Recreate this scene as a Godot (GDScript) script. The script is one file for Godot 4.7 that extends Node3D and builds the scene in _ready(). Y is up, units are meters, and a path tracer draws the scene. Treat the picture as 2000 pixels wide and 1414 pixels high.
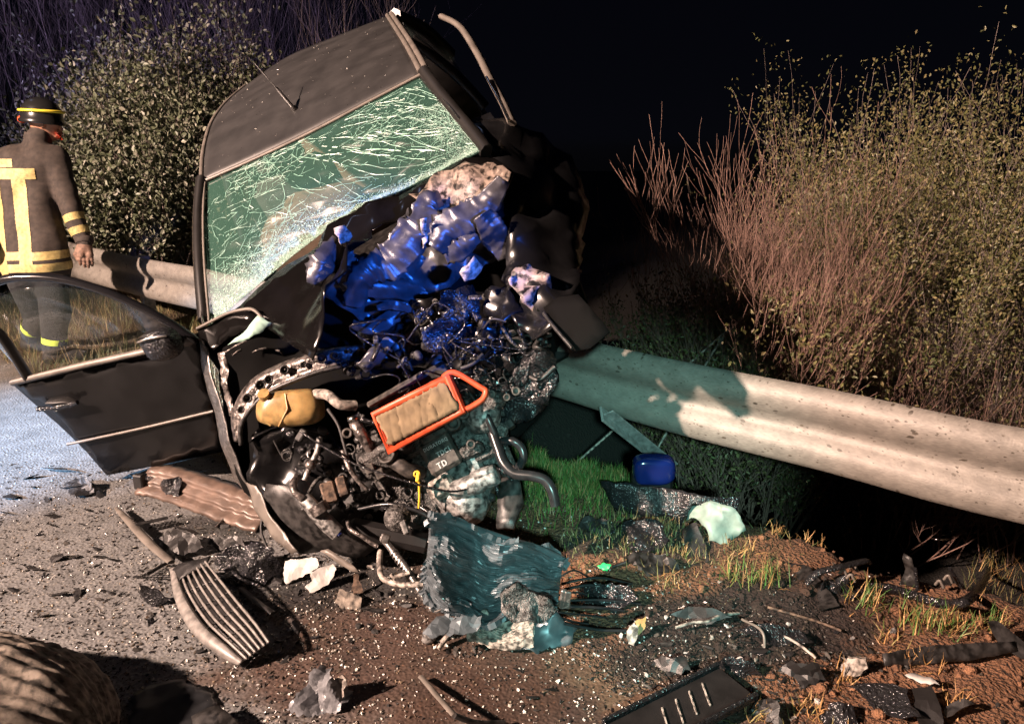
extends Node3D
# A night road accident: a wrecked dark car tipped against a steel guardrail, debris on the asphalt, shrubs behind.

const F := 1450.0
const EYE := Vector3(0, 1.5, 0)
const TILT := 16.4
var FW := Vector3(0, -sin(deg_to_rad(TILT)), -cos(deg_to_rad(TILT)))
var UPV := Vector3(0, cos(deg_to_rad(TILT)), -sin(deg_to_rad(TILT)))
# the car's own axes in the world: nose down about 19 degrees, rolled about 28 degrees
var CB := Basis(Vector3(.8886, .4573, -.0366), Vector3(-.4192, .8418, .34), Vector3(.1863, -.2868, .9397))
var CO := Vector3(-.324, .38, -3.993)
# the guardrail's line on the ground
const RA := Vector3(1.58, 0, -2.15)
const RU := Vector3(-.778, 0, -.628)
const RN := Vector3(-.628, 0, .778)
var M := {}
var T := {}
var names := {}
var rng := RandomNumberGenerator.new()


func _ready():
	var cam := Camera3D.new()
	cam.name = "camera"
	cam.position = EYE
	cam.rotation_degrees.x = -TILT
	cam.fov = rad_to_deg(2.0 * atan(707.0 / F))
	cam.near = 0.05
	cam.far = 400.0
	add_child(cam)
	var env := Environment.new()
	env.background_mode = Environment.BG_SKY
	var sm := ProceduralSkyMaterial.new()
	sm.sky_top_color = Color(.010, .012, .030)
	sm.sky_horizon_color = Color(.022, .024, .040)
	sm.ground_bottom_color = Color(.012, .012, .014)
	sm.ground_horizon_color = Color(.02, .02, .03)
	sm.sun_angle_max = 1.0
	var sky := Sky.new()
	sky.sky_material = sm
	env.sky = sky
	env.background_energy_multiplier = 1.0
	env.tonemap_mode = Environment.TONE_MAPPER_LINEAR
	env.tonemap_exposure = 1.08
	env.sdfgi_enabled = true
	env.ssao_enabled = true
	env.ssil_enabled = true
	var we := WorldEnvironment.new()
	we.name = "world_environment"
	we.environment = env
	add_child(we)
	# faint moon, then the rescue vehicles' lamps behind and beside the camera
	var moon := DirectionalLight3D.new()
	moon.name = "moonlight"
	moon.light_energy = .012
	moon.light_color = Color(.75, .82, 1.0)
	moon.light_angular_distance = .5
	moon.rotation_degrees = Vector3(-50, -120, 0)
	moon.shadow_enabled = true
	moon.sky_mode = DirectionalLight3D.SKY_MODE_LIGHT_ONLY
	add_child(moon)
	lamp("floodlight", Vector3(-7.4, 5.2, 2.2), Vector3(-.2, .5, -3.2), Color(1.0, .86, .78), 430.0, 34, .5, .16)
	lamp("green_white_headlight", Vector3(-.1, 2.2, 1.8), Vector3(.45, .2, -2.6), Color(.68, .96, .93), 33.0, 10, .9, .07)
	lamp("blue_beacon", Vector3(1.7, 1.9, 1.0), Vector3(-.40, 1.04, -2.75), Color(.16, .44, 1.0), 52.0, 6.0, .8, .06)
	lamp("cold_work_light", Vector3(-6.5, 2.2, .6), Vector3(-2.85, 0, -3.5), Color(.58, .80, 1.0), 430.0, 11, 1.0, .08)
	lamp("violet_beacon", Vector3(-9.0, 2.5, -2.0), Vector3(-3.3, 3.3, -10.0), Color(.78, .72, 1.0), 75.0, 20, .9, .08)

	textures()
	materials()
	ground()
	guardrail()
	shrubs()
	car_body()
	car_front()
	engine()
	loose_parts()
	firefighter()
	scatter()
	grass()


func lamp(called, at, to, color, energy, angle, soft, size):
	var l := SpotLight3D.new()
	l.name = called
	l.light_color = color
	l.light_energy = energy
	l.spot_angle = angle
	l.spot_angle_attenuation = soft
	l.spot_range = 60
	l.spot_attenuation = 2.0
	l.light_size = size
	l.shadow_enabled = true
	add_child(l)
	l.look_at_from_position(at, to)


# ---------------------------------------------------------------- geometry helpers
class B:
	var v := PackedVector3Array()
	var g := PackedInt32Array()
	var c := PackedColorArray()
	var grp := 0
	var col := Color.WHITE
	var colored := false
	func flat(): grp = -1; return self
	func tri(a: Vector3, b: Vector3, d: Vector3):
		v.append(a); v.append(b); v.append(d)
		g.append(grp)
		if colored: c.append(col); c.append(col); c.append(col)
	func trin(a: Vector3, b: Vector3, d: Vector3, n: Vector3):
		if (d - a).cross(b - a).dot(n) < 0.0: tri(a, d, b)
		else: tri(a, b, d)
	func quadn(a, b, d, e, n):
		trin(a, b, d, n); trin(a, d, e, n)
	func box(t: Transform3D, size: Vector3, bev := 0.0):
		var h := size * .5
		bev = minf(bev, minf(h.x, minf(h.y, h.z)) * .9)
		var keep := grp
		grp = -1
		for a in 3:
			var p := (a + 1) % 3
			var q := (a + 2) % 3
			for s in [-1.0, 1.0]:
				var n := Vector3.ZERO
				n[a] = s
				var k := []
				for w in [[-1, -1], [1, -1], [1, 1], [-1, 1]]:
					var u := Vector3.ZERO
					u[a] = s * h[a]; u[p] = w[0] * (h[p] - bev); u[q] = w[1] * (h[q] - bev)
					k.append(t * u)
				quadn(k[0], k[1], k[2], k[3], t.basis * n)
			if bev > 0.0:
				for sp in [-1.0, 1.0]:
					for sq in [-1.0, 1.0]:
						var k := []
						for w in [[-1, 0], [1, 0], [1, 1], [-1, 1]]:
							var u := Vector3.ZERO
							u[a] = w[0] * (h[a] - bev)
							u[p] = sp * (h[p] if w[1] == 0 else h[p] - bev)
							u[q] = sq * (h[q] - bev if w[1] == 0 else h[q])
							k.append(t * u)
						var n := Vector3.ZERO
						n[p] = sp; n[q] = sq
						quadn(k[0], k[1], k[2], k[3], t.basis * n)
		if bev > 0.0:
			for sx in [-1.0, 1.0]:
				for sy in [-1.0, 1.0]:
					for sz in [-1.0, 1.0]:
						var s := Vector3(sx, sy, sz)
						trin(t * (s * Vector3(h.x, h.y - bev, h.z - bev)), t * (s * Vector3(h.x - bev, h.y, h.z - bev)), t * (s * Vector3(h.x - bev, h.y - bev, h.z)), t.basis * s)
		grp = keep
	func tube(pts: Array, r, sides := 8, caps := true, closed := false, squash := 1.0, hint := Vector3.ZERO):
		var n := pts.size()
		var rings := []
		var prev := hint
		for i in n:
			var a: Vector3 = pts[(i - 1 + n) % n] if closed else pts[maxi(i - 1, 0)]
			var b: Vector3 = pts[(i + 1) % n] if closed else pts[mini(i + 1, n - 1)]
			var d := (b - a).normalized()
			if prev == Vector3.ZERO:
				prev = d.cross(Vector3(.3, 1, .2)).normalized()
			prev = (prev - d * prev.dot(d)).normalized()
			var e := d.cross(prev)
			var rr: float = r[mini(i, r.size() - 1)] if r is Array else r
			var ring := PackedVector3Array()
			for k in sides:
				var w := TAU * k / sides
				ring.append(pts[i] + prev * cos(w) * rr + e * sin(w) * rr * squash)
			rings.append(ring)
		for i in (n if closed else n - 1):
			var p0: PackedVector3Array = rings[i]
			var p1: PackedVector3Array = rings[(i + 1) % n]
			for k in sides:
				var k2 := (k + 1) % sides
				var out: Vector3 = p0[k] + p0[k2] - pts[i] * 2.0
				quadn(p0[k], p0[k2], p1[k2], p1[k], out)
		if caps and not closed:
			var keep := grp
			grp = -1
			for e in [0, n - 1]:
				var d: Vector3 = (pts[0] - pts[1]) if e == 0 else (pts[n - 1] - pts[n - 2])
				var p: PackedVector3Array = rings[e]
				for k in range(1, sides - 1):
					trin(p[0], p[k], p[k + 1], d)
			grp = keep
	func ring(o: Vector3, n: Vector3, R: float, r: float, seg := 18, sides := 6):
		var x := n.cross(Vector3(.21, .9, .33)).normalized()
		var y := n.normalized().cross(x)
		var p := []
		for i in seg: p.append(o + x * cos(TAU * i / seg) * R + y * sin(TAU * i / seg) * R)
		tube(p, r, sides, false, true)
	func lathe(o: Vector3, axis: Vector3, prof: Array, seg := 20):   # prof: [radius, along]
		var d := axis.normalized()
		var x := d.cross(Vector3(.21, .9, .33)).normalized()
		var y := d.cross(x)
		for i in prof.size() - 1:
			for k in seg:
				var w0 := TAU * k / seg
				var w1 := TAU * (k + 1) / seg
				var e0 := x * cos(w0) + y * sin(w0)
				var e1 := x * cos(w1) + y * sin(w1)
				if k == seg - 1: e1 = x
				var a = prof[i]
				var b = prof[i + 1]
				var nn: Vector3 = (e0 + e1) * (b[1] - a[1]) + d * 2.0 * (a[0] - b[0])
				quadn(o + e0 * a[0] + d * a[1], o + e1 * a[0] + d * a[1], o + e1 * b[0] + d * b[1], o + e0 * b[0] + d * b[1], nn)
	func blob(t: Transform3D, amp: float, noise: FastNoiseLite, nu := 16, nv := 10, power := 1.0):
		var p := []
		for j in nv + 1:
			var row := PackedVector3Array()
			for i in nu:
				var th := PI * j / nv
				var ph := TAU * i / nu
				var d := Vector3(sin(th) * cos(ph), cos(th), sin(th) * sin(ph))
				d = Vector3(signf(d.x) * pow(absf(d.x), power), signf(d.y) * pow(absf(d.y), power), signf(d.z) * pow(absf(d.z), power))
				var w := t * d
				row.append(t * (d * (1.0 + amp * noise.get_noise_3dv(w * 10.0))))
			p.append(row)
		for j in nv:
			for i in nu:
				var i2 := (i + 1) % nu
				quadn(p[j][i], p[j][i2], p[j + 1][i2], p[j + 1][i], p[j][i] + p[j + 1][i2] - t.origin * 2.0)
	func sheet(rows: Array, thick := 0.0):   # rows of points; a thin skin with both faces and a rim
		var nr := rows.size()
		var nc: int = rows[0].size()
		var nn := []
		for i in nr:
			var r := PackedVector3Array()
			for j in nc:
				var du: Vector3 = rows[mini(i + 1, nr - 1)][j] - rows[maxi(i - 1, 0)][j]
				var dv: Vector3 = rows[i][mini(j + 1, nc - 1)] - rows[i][maxi(j - 1, 0)]
				r.append(du.cross(dv).normalized())
			nn.append(r)
		for i in nr - 1:
			for j in nc - 1:
				quadn(rows[i][j], rows[i][j + 1], rows[i + 1][j + 1], rows[i + 1][j], nn[i][j])
				if thick > 0.0:
					quadn(rows[i][j] - nn[i][j] * thick, rows[i][j + 1] - nn[i][j + 1] * thick, rows[i + 1][j + 1] - nn[i + 1][j + 1] * thick, rows[i + 1][j] - nn[i + 1][j] * thick, -nn[i][j])
		if thick > 0.0:
			for i in nr - 1:
				for j in [0, nc - 1]:
					quadn(rows[i][j], rows[i + 1][j], rows[i + 1][j] - nn[i + 1][j] * thick, rows[i][j] - nn[i][j] * thick, rows[i][j] - rows[i][nc / 2])
			for j in nc - 1:
				for i in [0, nr - 1]:
					quadn(rows[i][j], rows[i][j + 1], rows[i][j + 1] - nn[i][j + 1] * thick, rows[i][j] - nn[i][j] * thick, rows[i][j] - rows[nr / 2][j])
	func mesh(shift := Vector3.ZERO) -> ArrayMesh:
		var st := SurfaceTool.new()
		st.begin(Mesh.PRIMITIVE_TRIANGLES)
		for i in g.size():
			st.set_smooth_group(g[i])
			for k in 3:
				if colored: st.set_color(c[i * 3 + k])
				st.add_vertex(v[i * 3 + k] - shift)
		st.generate_normals()
		return st.commit()
	func base() -> Vector3:
		var lo := v[0]
		var hi := v[0]
		for p in v:
			lo = lo.min(p); hi = hi.max(p)
		return Vector3((lo.x + hi.x) / 2, lo.y, (lo.z + hi.z) / 2)


func P(x: float, y: float, d: float) -> Vector3:   # where a line of sight, at that distance, stands in the world
	return EYE + d * (FW + Vector3((x - 1000.0) / F, 0, 0) - UPV * ((y - 707.0) / F))


func G(x: float, y: float, h := 0.0) -> Vector3:   # where it meets the level h
	var r := FW + Vector3((x - 1000.0) / F, 0, 0) - UPV * ((y - 707.0) / F)
	return EYE + r * ((h - EYE.y) / r.y)


func PP(a: Array) -> Array:
	return a.map(func(q): return P(q[0], q[1], q[2]))


func C(x: float, y: float, z: float) -> Vector3:
	return CB * Vector3(x, y, z) + CO


func CC(a: Array) -> Array:
	return a.map(func(q): return C(q[0], q[1], q[2]))


func spl(p: Array, n := 6) -> Array:
	var o := []
	for i in p.size() - 1:
		var a: Vector3 = p[maxi(i - 1, 0)]
		var d: Vector3 = p[mini(i + 2, p.size() - 1)]
		for k in n:
			o.append((p[i] as Vector3).cubic_interpolate(p[i + 1], a, d, float(k) / n))
	o.append(p[-1])
	return o


func frame(o: Vector3, x: Vector3, y: Vector3) -> Transform3D:
	var a := x.normalized()
	var c := a.cross(y).normalized()
	return Transform3D(Basis(a, c.cross(a), c), o)


func noise(s: int, f: float, oct := 3) -> FastNoiseLite:
	var n := FastNoiseLite.new()
	n.seed = s
	n.frequency = f
	n.fractal_octaves = oct
	n.noise_type = FastNoiseLite.TYPE_SIMPLEX_SMOOTH
	return n


# a bent, torn plate inside an outline of points
func plate(b: B, pts: Array, thick := .004, amp := .02, step := .06, sd := 1, jag := .0, freq := 4.0):
	var r := RandomNumberGenerator.new()
	r.seed = sd
	var o := Vector3.ZERO
	for p in pts: o += p
	o /= pts.size()
	var n := Vector3.ZERO
	for i in pts.size():
		n += (pts[i] - o).cross(pts[(i + 1) % pts.size()] - o)
	n = n.normalized()
	if n.dot(EYE - o) < 0.0: n = -n
	var ax: Vector3 = (pts[1] - pts[0])
	ax = (ax - n * ax.dot(n)).normalized()
	var ay := n.cross(ax)
	var poly := PackedVector2Array()
	var res := PackedFloat32Array()
	for p in pts:
		poly.append(Vector2((p - o).dot(ax), (p - o).dot(ay)))
		res.append((p - o).dot(n))
	var all := PackedVector2Array()
	var edge := PackedVector2Array()
	for i in poly.size():
		var a := poly[i]
		var c := poly[(i + 1) % poly.size()]
		var k := maxi(1, int(round(a.distance_to(c) / step)))
		for j in k:
			var q := a.lerp(c, float(j) / k)
			if j > 0: q += (c - a).orthogonal().normalized() * r.randf_range(-1, 1) * jag
			edge.append(q)
	all.append_array(edge)
	var lo := poly[0]
	var hi := poly[0]
	for q in poly:
		lo = lo.min(q); hi = hi.max(q)
	var y := lo.y
	while y < hi.y:
		var x := lo.x
		while x < hi.x:
			var q := Vector2(x, y) + Vector2(r.randf_range(-.35, .35), r.randf_range(-.35, .35)) * step
			if Geometry2D.is_point_in_polygon(q, edge):
				var near := 1e9
				for i in edge.size():
					near = minf(near, q.distance_to(Geometry2D.get_closest_point_to_segment(q, edge[i], edge[(i + 1) % edge.size()])))
				if near > step * .4: all.append(q)
			x += step
		y += step
	var nz := noise(sd, freq, 2)
	var nz2 := noise(sd + 77, freq * .8, 1)
	nz2.noise_type = FastNoiseLite.TYPE_CELLULAR
	nz2.cellular_return_type = FastNoiseLite.RETURN_DISTANCE2_SUB
	var p3 := []
	for q in all:
		var sw := 0.0
		var sh := 0.0
		for i in poly.size():
			var w := 1.0 / (q.distance_squared_to(poly[i]) + 1e-6)
			sw += w; sh += w * res[i]
		var h := sh / sw + amp * (nz.get_noise_2dv(q) * .9 + (nz2.get_noise_2dv(q) + .55) * 1.7)
		p3.append(o + ax * q.x + ay * q.y + n * h)
	var id := Geometry2D.triangulate_delaunay(all)
	var count := {}
	for t in id.size() / 3:
		var a := id[t * 3]
		var c := id[t * 3 + 1]
		var d := id[t * 3 + 2]
		if not Geometry2D.is_point_in_polygon((all[a] + all[c] + all[d]) / 3.0, edge): continue
		b.trin(p3[a], p3[c], p3[d], n)
		b.trin(p3[a] - n * thick, p3[c] - n * thick, p3[d] - n * thick, -n)
		for e in [[a, c], [c, d], [d, a]]:
			var k := Vector2i(mini(e[0], e[1]), maxi(e[0], e[1]))
			count[k] = count.get(k, 0) + 1
	for k in count:
		if count[k] == 1:
			b.quadn(p3[k.x], p3[k.y], p3[k.y] - n * thick, p3[k.x] - n * thick, (p3[k.x] + p3[k.y]) * .5 - o)


# a strip of torn sheet along a line: slow waves, one crease along it, ragged edges
func ribbon(b: B, line: Array, wide: Array, sd: int, wave := .026):
	var nz := noise(sd, 5.0, 1)
	var nr := noise(sd + 40, 22.0, 2)
	var p := spl(line, 9)
	var rows := []
	var side := Vector3.ZERO
	for i in p.size():
		var q: Vector3 = p[i]
		var d: Vector3 = ((p[mini(i + 1, p.size() - 1)] as Vector3) - p[maxi(i - 1, 0)]).normalized()
		var f := (EYE - q).normalized()
		var x := d.cross(f).normalized()
		if side != Vector3.ZERO and x.dot(side) < 0.0: x = -x
		side = x
		var u := float(i) / (p.size() - 1) * (wide.size() - 1)
		var k := mini(int(u), wide.size() - 2)
		var w := lerpf(wide[k], wide[k + 1], u - k)
		var row := PackedVector3Array()
		for j in 11:
			var e := j / 10.0 - .5
			if j == 0 or j == 10: e *= 1.0 + .38 * nr.get_noise_3dv(q + x * e)
			var v := q + x * e * w
			var crease := .35 * w * (.12 - absf(e + .16 * nz.get_noise_1d(i * .1)))
			row.append(v + f * (crease + wave * nz.get_noise_3dv(v * 1.4) + .004 * nr.get_noise_3dv(v * .5)))
		rows.append(row)
	b.sheet(rows, .002)


# ---------------------------------------------------------------- naming helpers
func numbered(called: String, parent: Node) -> String:
	var key := str(parent.get_instance_id()) + called
	var k: int = names.get(key, -1) + 1
	names[key] = k
	return called if k == 0 else "%s_%03d" % [called, k]


func place_of(n: Node) -> Vector3:
	var p := Vector3.ZERO
	while n is Node3D and n != self:
		p += n.position
		n = n.get_parent()
	return p


func thing(called, at: Vector3, label, category, group := "") -> Node3D:
	var o := Node3D.new()
	o.name = numbered(called, self)
	o.position = at
	add_child(o)
	tag(o, label, category, group)
	return o


func tag(o, label, category, group := ""):
	o.set_meta("label", label)
	o.set_meta("category", category)
	if group: o.set_meta("group", group)
	return o


func part(called, b: B, m: Material, parent: Node3D, label := "") -> MeshInstance3D:
	var o := MeshInstance3D.new()
	o.name = numbered(called, parent)
	var base := b.base()
	o.mesh = b.mesh(base)
	o.material_override = m
	o.position = base - place_of(parent)
	parent.add_child(o)
	if label: o.set_meta("label", label)
	return o


func single(called, b: B, m: Material, label, category, group := "") -> MeshInstance3D:
	return tag(part(called, b, m, self), label, category, group)


func setting(called, b: B, m: Material) -> MeshInstance3D:
	var o := part(called, b, m, self)
	o.set_meta("kind", "structure")
	return o


# ---------------------------------------------------------------- materials
func tex(sd: int, f: float, oct: int, stops: Array, cols: Array, size := 512, type := FastNoiseLite.TYPE_SIMPLEX_SMOOTH) -> NoiseTexture2D:
	var n := noise(sd, f, oct)
	n.noise_type = type
	var t := NoiseTexture2D.new()
	t.width = size
	t.height = size
	t.seamless = true
	t.noise = n
	var g := Gradient.new()
	g.offsets = PackedFloat32Array(stops)
	var pc := PackedColorArray()
	for c in cols: pc.append(c if c is Color else Color(c, c, c))
	g.colors = pc
	t.color_ramp = g
	return t


func textures():
	T.smudge = tex(3, .008, 5, [.2, .5, .8], [.74, .9, 1.0])
	T.dust = tex(9, .011, 6, [.25, .55, .75], [.7, .9, 1.0])
	T.grain = tex(5, .25, 2, [.25, .5, .78], [.5, .8, 1.0])
	T.fleck = tex(21, .03, 4, [.40, .47, .53, .60], [.12, .2, .85, 1.0])
	T.grime = tex(28, .02, 6, [.3, .5, .72], [.3, .78, 1.0])
	T.flake = tex(27, .02, 5, [.34, .42, .5, .62], [.08, .3, .85, 1.0])
	T.scratch = tex(14, .012, 6, [.42, .5, .58], [.6, 1.0, .7])
	T.relief = tex(31, .05, 4, [.2, .8], [0.0, 1.0])
	T.fine = tex(33, .3, 2, [.2, .8], [0.0, 1.0])
	# mud flung on the galvanised steel: round spots of many sizes
	var im := Image.create(1024, 1024, false, Image.FORMAT_RGB8)
	var nz := noise(4, .012, 4)
	var nf := noise(8, .11, 2)
	for y in 1024:
		for x in 1024:
			var k := .84 + .12 * nz.get_noise_2d(x, y) + .08 * nf.get_noise_2d(x * .35, y)
			im.set_pixel(x, y, Color(k, k * .985, k * .95))
	var r := RandomNumberGenerator.new()
	r.seed = 5
	for i in 700:
		var cx := r.randi_range(0, 1023)
		var cy := r.randi_range(0, 1023)
		var rad := r.randf_range(1.2, 3.6) if r.randf() < .9 else r.randf_range(4, 7)
		var dark := r.randf_range(.3, .72)
		for y in range(-rad - 1, rad + 2):
			for x in range(-rad * 1.6 - 1, rad * 1.6 + 2):
				var d := Vector2(x / 1.5, y).length() + 1.6 * nf.get_noise_2d(cx + x * 2.0, cy + y * 2.0)
				if d < rad:
					var q := im.get_pixel((cx + x + 1024) % 1024, (cy + y + 1024) % 1024)
					var w := clampf((rad - d) / 1.5, 0, 1)
					im.set_pixel((cx + x + 1024) % 1024, (cy + y + 1024) % 1024, q.lerp(Color(dark * .62, dark * .55, dark * .45), w * .72))
	T.mud = ImageTexture.create_from_image(im)
	# asphalt: pale and dark stones set in a darker binder, at several sizes
	var ia := Image.create(1024, 1024, false, Image.FORMAT_RGB8)
	var na := noise(18, .01, 4)
	for y in 1024:
		for x in 1024:
			var k := .66 + .12 * na.get_noise_2d(x, y) + r.randf_range(-.1, .1)
			ia.set_pixel(x, y, Color(k, k, k))
	for i in 15000:
		var cx := r.randi_range(0, 1023)
		var cy := r.randi_range(0, 1023)
		var w := r.randi_range(1, 4)
		var h := r.randi_range(1, 4)
		var k := r.randf_range(.3, 1.0)
		ia.fill_rect(Rect2i(cx, cy, w, h), Color(k, k * .97, k * .92))
	T.asphalt = ImageTexture.create_from_image(ia)


func mat(col: Color, rough: float, metal := 0.0, t: Texture2D = null, scale := 2.0, bump: Texture2D = null, depth := 0.0, spec := .5) -> StandardMaterial3D:
	var m := StandardMaterial3D.new()
	m.albedo_color = col.linear_to_srgb()
	m.roughness = rough
	m.metallic = metal
	m.metallic_specular = spec
	if t:
		m.albedo_texture = t
	if bump:
		m.heightmap_enabled = true
		m.heightmap_texture = bump
		m.heightmap_scale = depth
	if t or bump:
		m.uv1_triplanar = true
		m.uv1_world_triplanar = true
		m.uv1_scale = Vector3.ONE * scale
	m.cull_mode = BaseMaterial3D.CULL_DISABLED
	return m


func materials():
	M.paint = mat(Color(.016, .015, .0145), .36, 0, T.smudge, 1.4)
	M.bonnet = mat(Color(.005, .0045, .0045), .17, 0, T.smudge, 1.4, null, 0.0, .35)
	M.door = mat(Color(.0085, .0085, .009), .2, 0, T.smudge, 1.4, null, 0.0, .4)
	M.shell = mat(Color(.006, .006, .0065), .24, 0, T.smudge, 2.0)  # darker copy of the paint, shade painted into right side and gaps
	M.shade_black = mat(Color(.004, .004, .004), .8, 0, null, 1.0, null, 0.0, .15)      # near-black, paints shade into the bay wall and bumper corner
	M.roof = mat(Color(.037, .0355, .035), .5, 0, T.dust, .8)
	M.paint_gloss = mat(Color(.012, .012, .014), .2, 0, T.smudge, 2.0)
	M.black = mat(Color(.012, .011, .011), .5, 0, T.smudge, 3.0, T.fine, .05)
	M.black_gloss = mat(Color(.016, .016, .018), .18, 0, T.smudge, 3.0, T.relief, .5)
	M.plastic = mat(Color(.035, .033, .032), .42, 0, T.grime, 3.0, T.fine, .05)
	M.dusty_plastic = mat(Color(.095, .084, .074), .62, 0, T.grime, 3.0, T.fine, .06)
	M.trim = mat(Color(.17, .15, .13), .42, 0, T.smudge, 2.0)
	M.slat = mat(Color(.25, .235, .22), .45, .1, T.dust, 5.0)
	M.chrome = mat(Color(.6, .58, .55), .22, 1, T.smudge, 3.0)
	M.metal = mat(Color(.42, .40, .38), .38, .8, T.scratch, 3.0, T.fine, .04)
	M.bare = mat(Color(.26, .23, .215), .38, .55, T.grime, 3.5, T.relief, .15)
	M.alu = mat(Color(.36, .355, .345), .48, .45, T.grime, 4.0, T.fine, .06)
	M.cast = mat(Color(.13, .125, .12), .5, .5, T.grime, 5.0, T.relief, .3)
	M.rust = mat(Color(.20, .135, .095), .7, .1, T.grime, 4.0, T.fine, .08)
	M.brown_beam = mat(Color(.15, .105, .083), .42, .1, T.dust, 2.0)
	M.torn = mat(Color(.07, .07, .08), .3, .2, T.dust, 3.0, T.fine, .04)
	M.torn_dark = mat(Color(.07, .07, .08), .3, .3, T.dust, 3.0)
	M.flaked = mat(Color(.30, .235, .195), .5, 0, T.flake, 2.6, T.relief, .08)
	M.pale = mat(Color(.46, .41, .36), .55, 0, T.grime, 4.0, T.fine, .06)
	M.white = mat(Color(.43, .42, .40), .6, 0, T.smudge, 3.0)
	M.bag = mat(Color(.27, .36, .31), .5, 0, T.smudge, 3.0)  # green tint paints the teal lamp's light into a whiter bag
	M.tan = mat(Color(.36, .24, .095), .32, 0, T.smudge, 5.0)
	M.tan.subsurf_scatter_enabled = true
	M.tan.subsurf_scatter_strength = .15
	M.orange = mat(Color(.74, .10, .035), .45, 0, T.smudge, 4.0)
	M.filter = mat(Color(.25, .185, .11), .9, 0, T.smudge, 4.0, T.fine, .03)
	M.yellow = mat(Color(.75, .45, .04), .45)
	M.rubber = mat(Color(.018, .019, .021), .28, 0, T.smudge, 5.0)
	M.rubber_dull = mat(Color(.028, .027, .027), .6, 0, T.dust, 5.0, T.fine, .05)
	M.foil = mat(Color(.2, .205, .22), .4, .1, T.dust, 4.0)
	M.fins = mat(Color(.15, .18, .20), .4, .35, T.smudge, 3.0)
	M.fibre = mat(Color(.26, .22, .18), .85, 0, T.grime, 3.0, T.fine, .12)
	M.blue_glass = mat(Color(.004, .012, .085), .16, 0)
	M.green = mat(Color(.03, .5, .14), .3, 0)
	M.rail = mat(Color(.265, .252, .24), .55, .15, T.mud, 1.15, T.fine, .03)
	M.rail.uv1_triplanar_sharpness = 12.0
	M.rail_plain = mat(Color(.36, .36, .35), .5, .3, T.dust, 4.0, T.fine, .04)
	M.asphalt = mat(Color.WHITE, .78, 0, T.asphalt, .5, T.fine, .3)
	M.asphalt.vertex_color_use_as_albedo = true
	M.soil = mat(Color.WHITE, .95, 0, T.grain, 2.0, T.relief, 1.2)
	M.soil.vertex_color_use_as_albedo = true
	M.bark = mat(Color(.27, .165, .13), .85, 0, T.dust, 6.0)
	M.bark_pale = mat(Color(.23, .18, .16), .85, 0, T.dust, 6.0)
	M.leaf = mat(Color.WHITE, .5)
	M.leaf.vertex_color_use_as_albedo = true
	M.leaf.backlight_enabled = true
	M.leaf.backlight = Color(.25, .3, .12)
	M.blade = mat(Color.WHITE, .65)
	M.blade.vertex_color_use_as_albedo = true
	M.bit = mat(Color.WHITE, .25)
	M.bit.vertex_color_use_as_albedo = true
	M.seat = mat(Color(.05, .045, .042), .9, 0, T.grain, 4.0, T.fine, .2)
	M.beige = mat(Color(.22, .15, .10), .85, 0, T.grain, 4.0, T.fine, .1)
	M.glass = mat(Color(.05, .07, .06, .1), .04)
	M.glass.transparency = BaseMaterial3D.TRANSPARENCY_ALPHA
	M.screen = mat(Color(.08, .20, .155, .16), .3, 0)
	M.screen.transparency = BaseMaterial3D.TRANSPARENCY_ALPHA
	M.crack = mat(Color(.20, .37, .30), .35)
	M.frost = mat(Color(.30, .46, .39), .35)
	M.ink = mat(Color(.42, .42, .42), .5)
	M.jacket = mat(Color(.046, .034, .027), .85, 0, T.dust, 4.0, T.fine, .05)
	M.trouser = mat(Color(.022, .026, .03), .9, 0, T.dust, 4.0, T.relief, .6)
	M.stripe = mat(Color(.50, .39, .15), .6, 0, T.smudge, 6.0)
	M.stripe_silver = mat(Color(.55, .56, .58), .4, .2, T.smudge, 6.0)
	M.lime = mat(Color(.55, .75, .08), .55)
	M.skin = mat(Color(.42, .21, .13), .55)
	M.glove = mat(Color(.22, .13, .09), .75, 0, T.dust, 6.0)
	M.helmet = mat(Color(.012, .012, .012), .25)
	M.helmet_yellow = mat(Color(.8, .62, .05), .4)
	M.red = mat(Color(.5, .06, .03), .5)


# ---------------------------------------------------------------- ground
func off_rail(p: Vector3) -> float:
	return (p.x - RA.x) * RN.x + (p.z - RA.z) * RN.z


var gn := noise(41, 1.4, 4)
var gn2 := noise(43, 7.0, 3)


func spot(p: Vector3, o: Vector3, a: float, b: float, turn := 0.0) -> float:   # soft patch with a ragged edge
	var d := Vector2(p.x - o.x, p.z - o.z).rotated(turn)
	var q := Vector2(d.x / a, d.y / b).length() + .38 * gn.get_noise_2d(p.x * 1.6, p.z * 1.6) + .3 * gn2.get_noise_2d(p.x, p.z)
	return clampf((1.0 - q) * 3.0, 0, 1)


func ground_y(x: float, z: float) -> float:
	var p := Vector3(x, 0, z)
	var s := off_rail(p) + .16 * gn.get_noise_2d(x, z)
	var k := smoothstep(1.05, .55, s)
	var y := k * (.02 + .035 * gn.get_noise_2d(x * 1.3, z * 1.3) + .022 * gn2.get_noise_2d(x, z))
	var t := (x - RA.x) * RU.x + (z - RA.z) * RU.z
	var w := 1.0 - smoothstep(1.7, 2.5, t)   # a ditch behind the rail on the right, level ground on the left
	y -= w * clampf((-s - .07) * 1.7, 0, 1.05) + (1.0 - w) * .22 * maxf(0.0, -s - .7) * smoothstep(-.7, -2.0, s)
	return maxf(y, -1.6)


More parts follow.
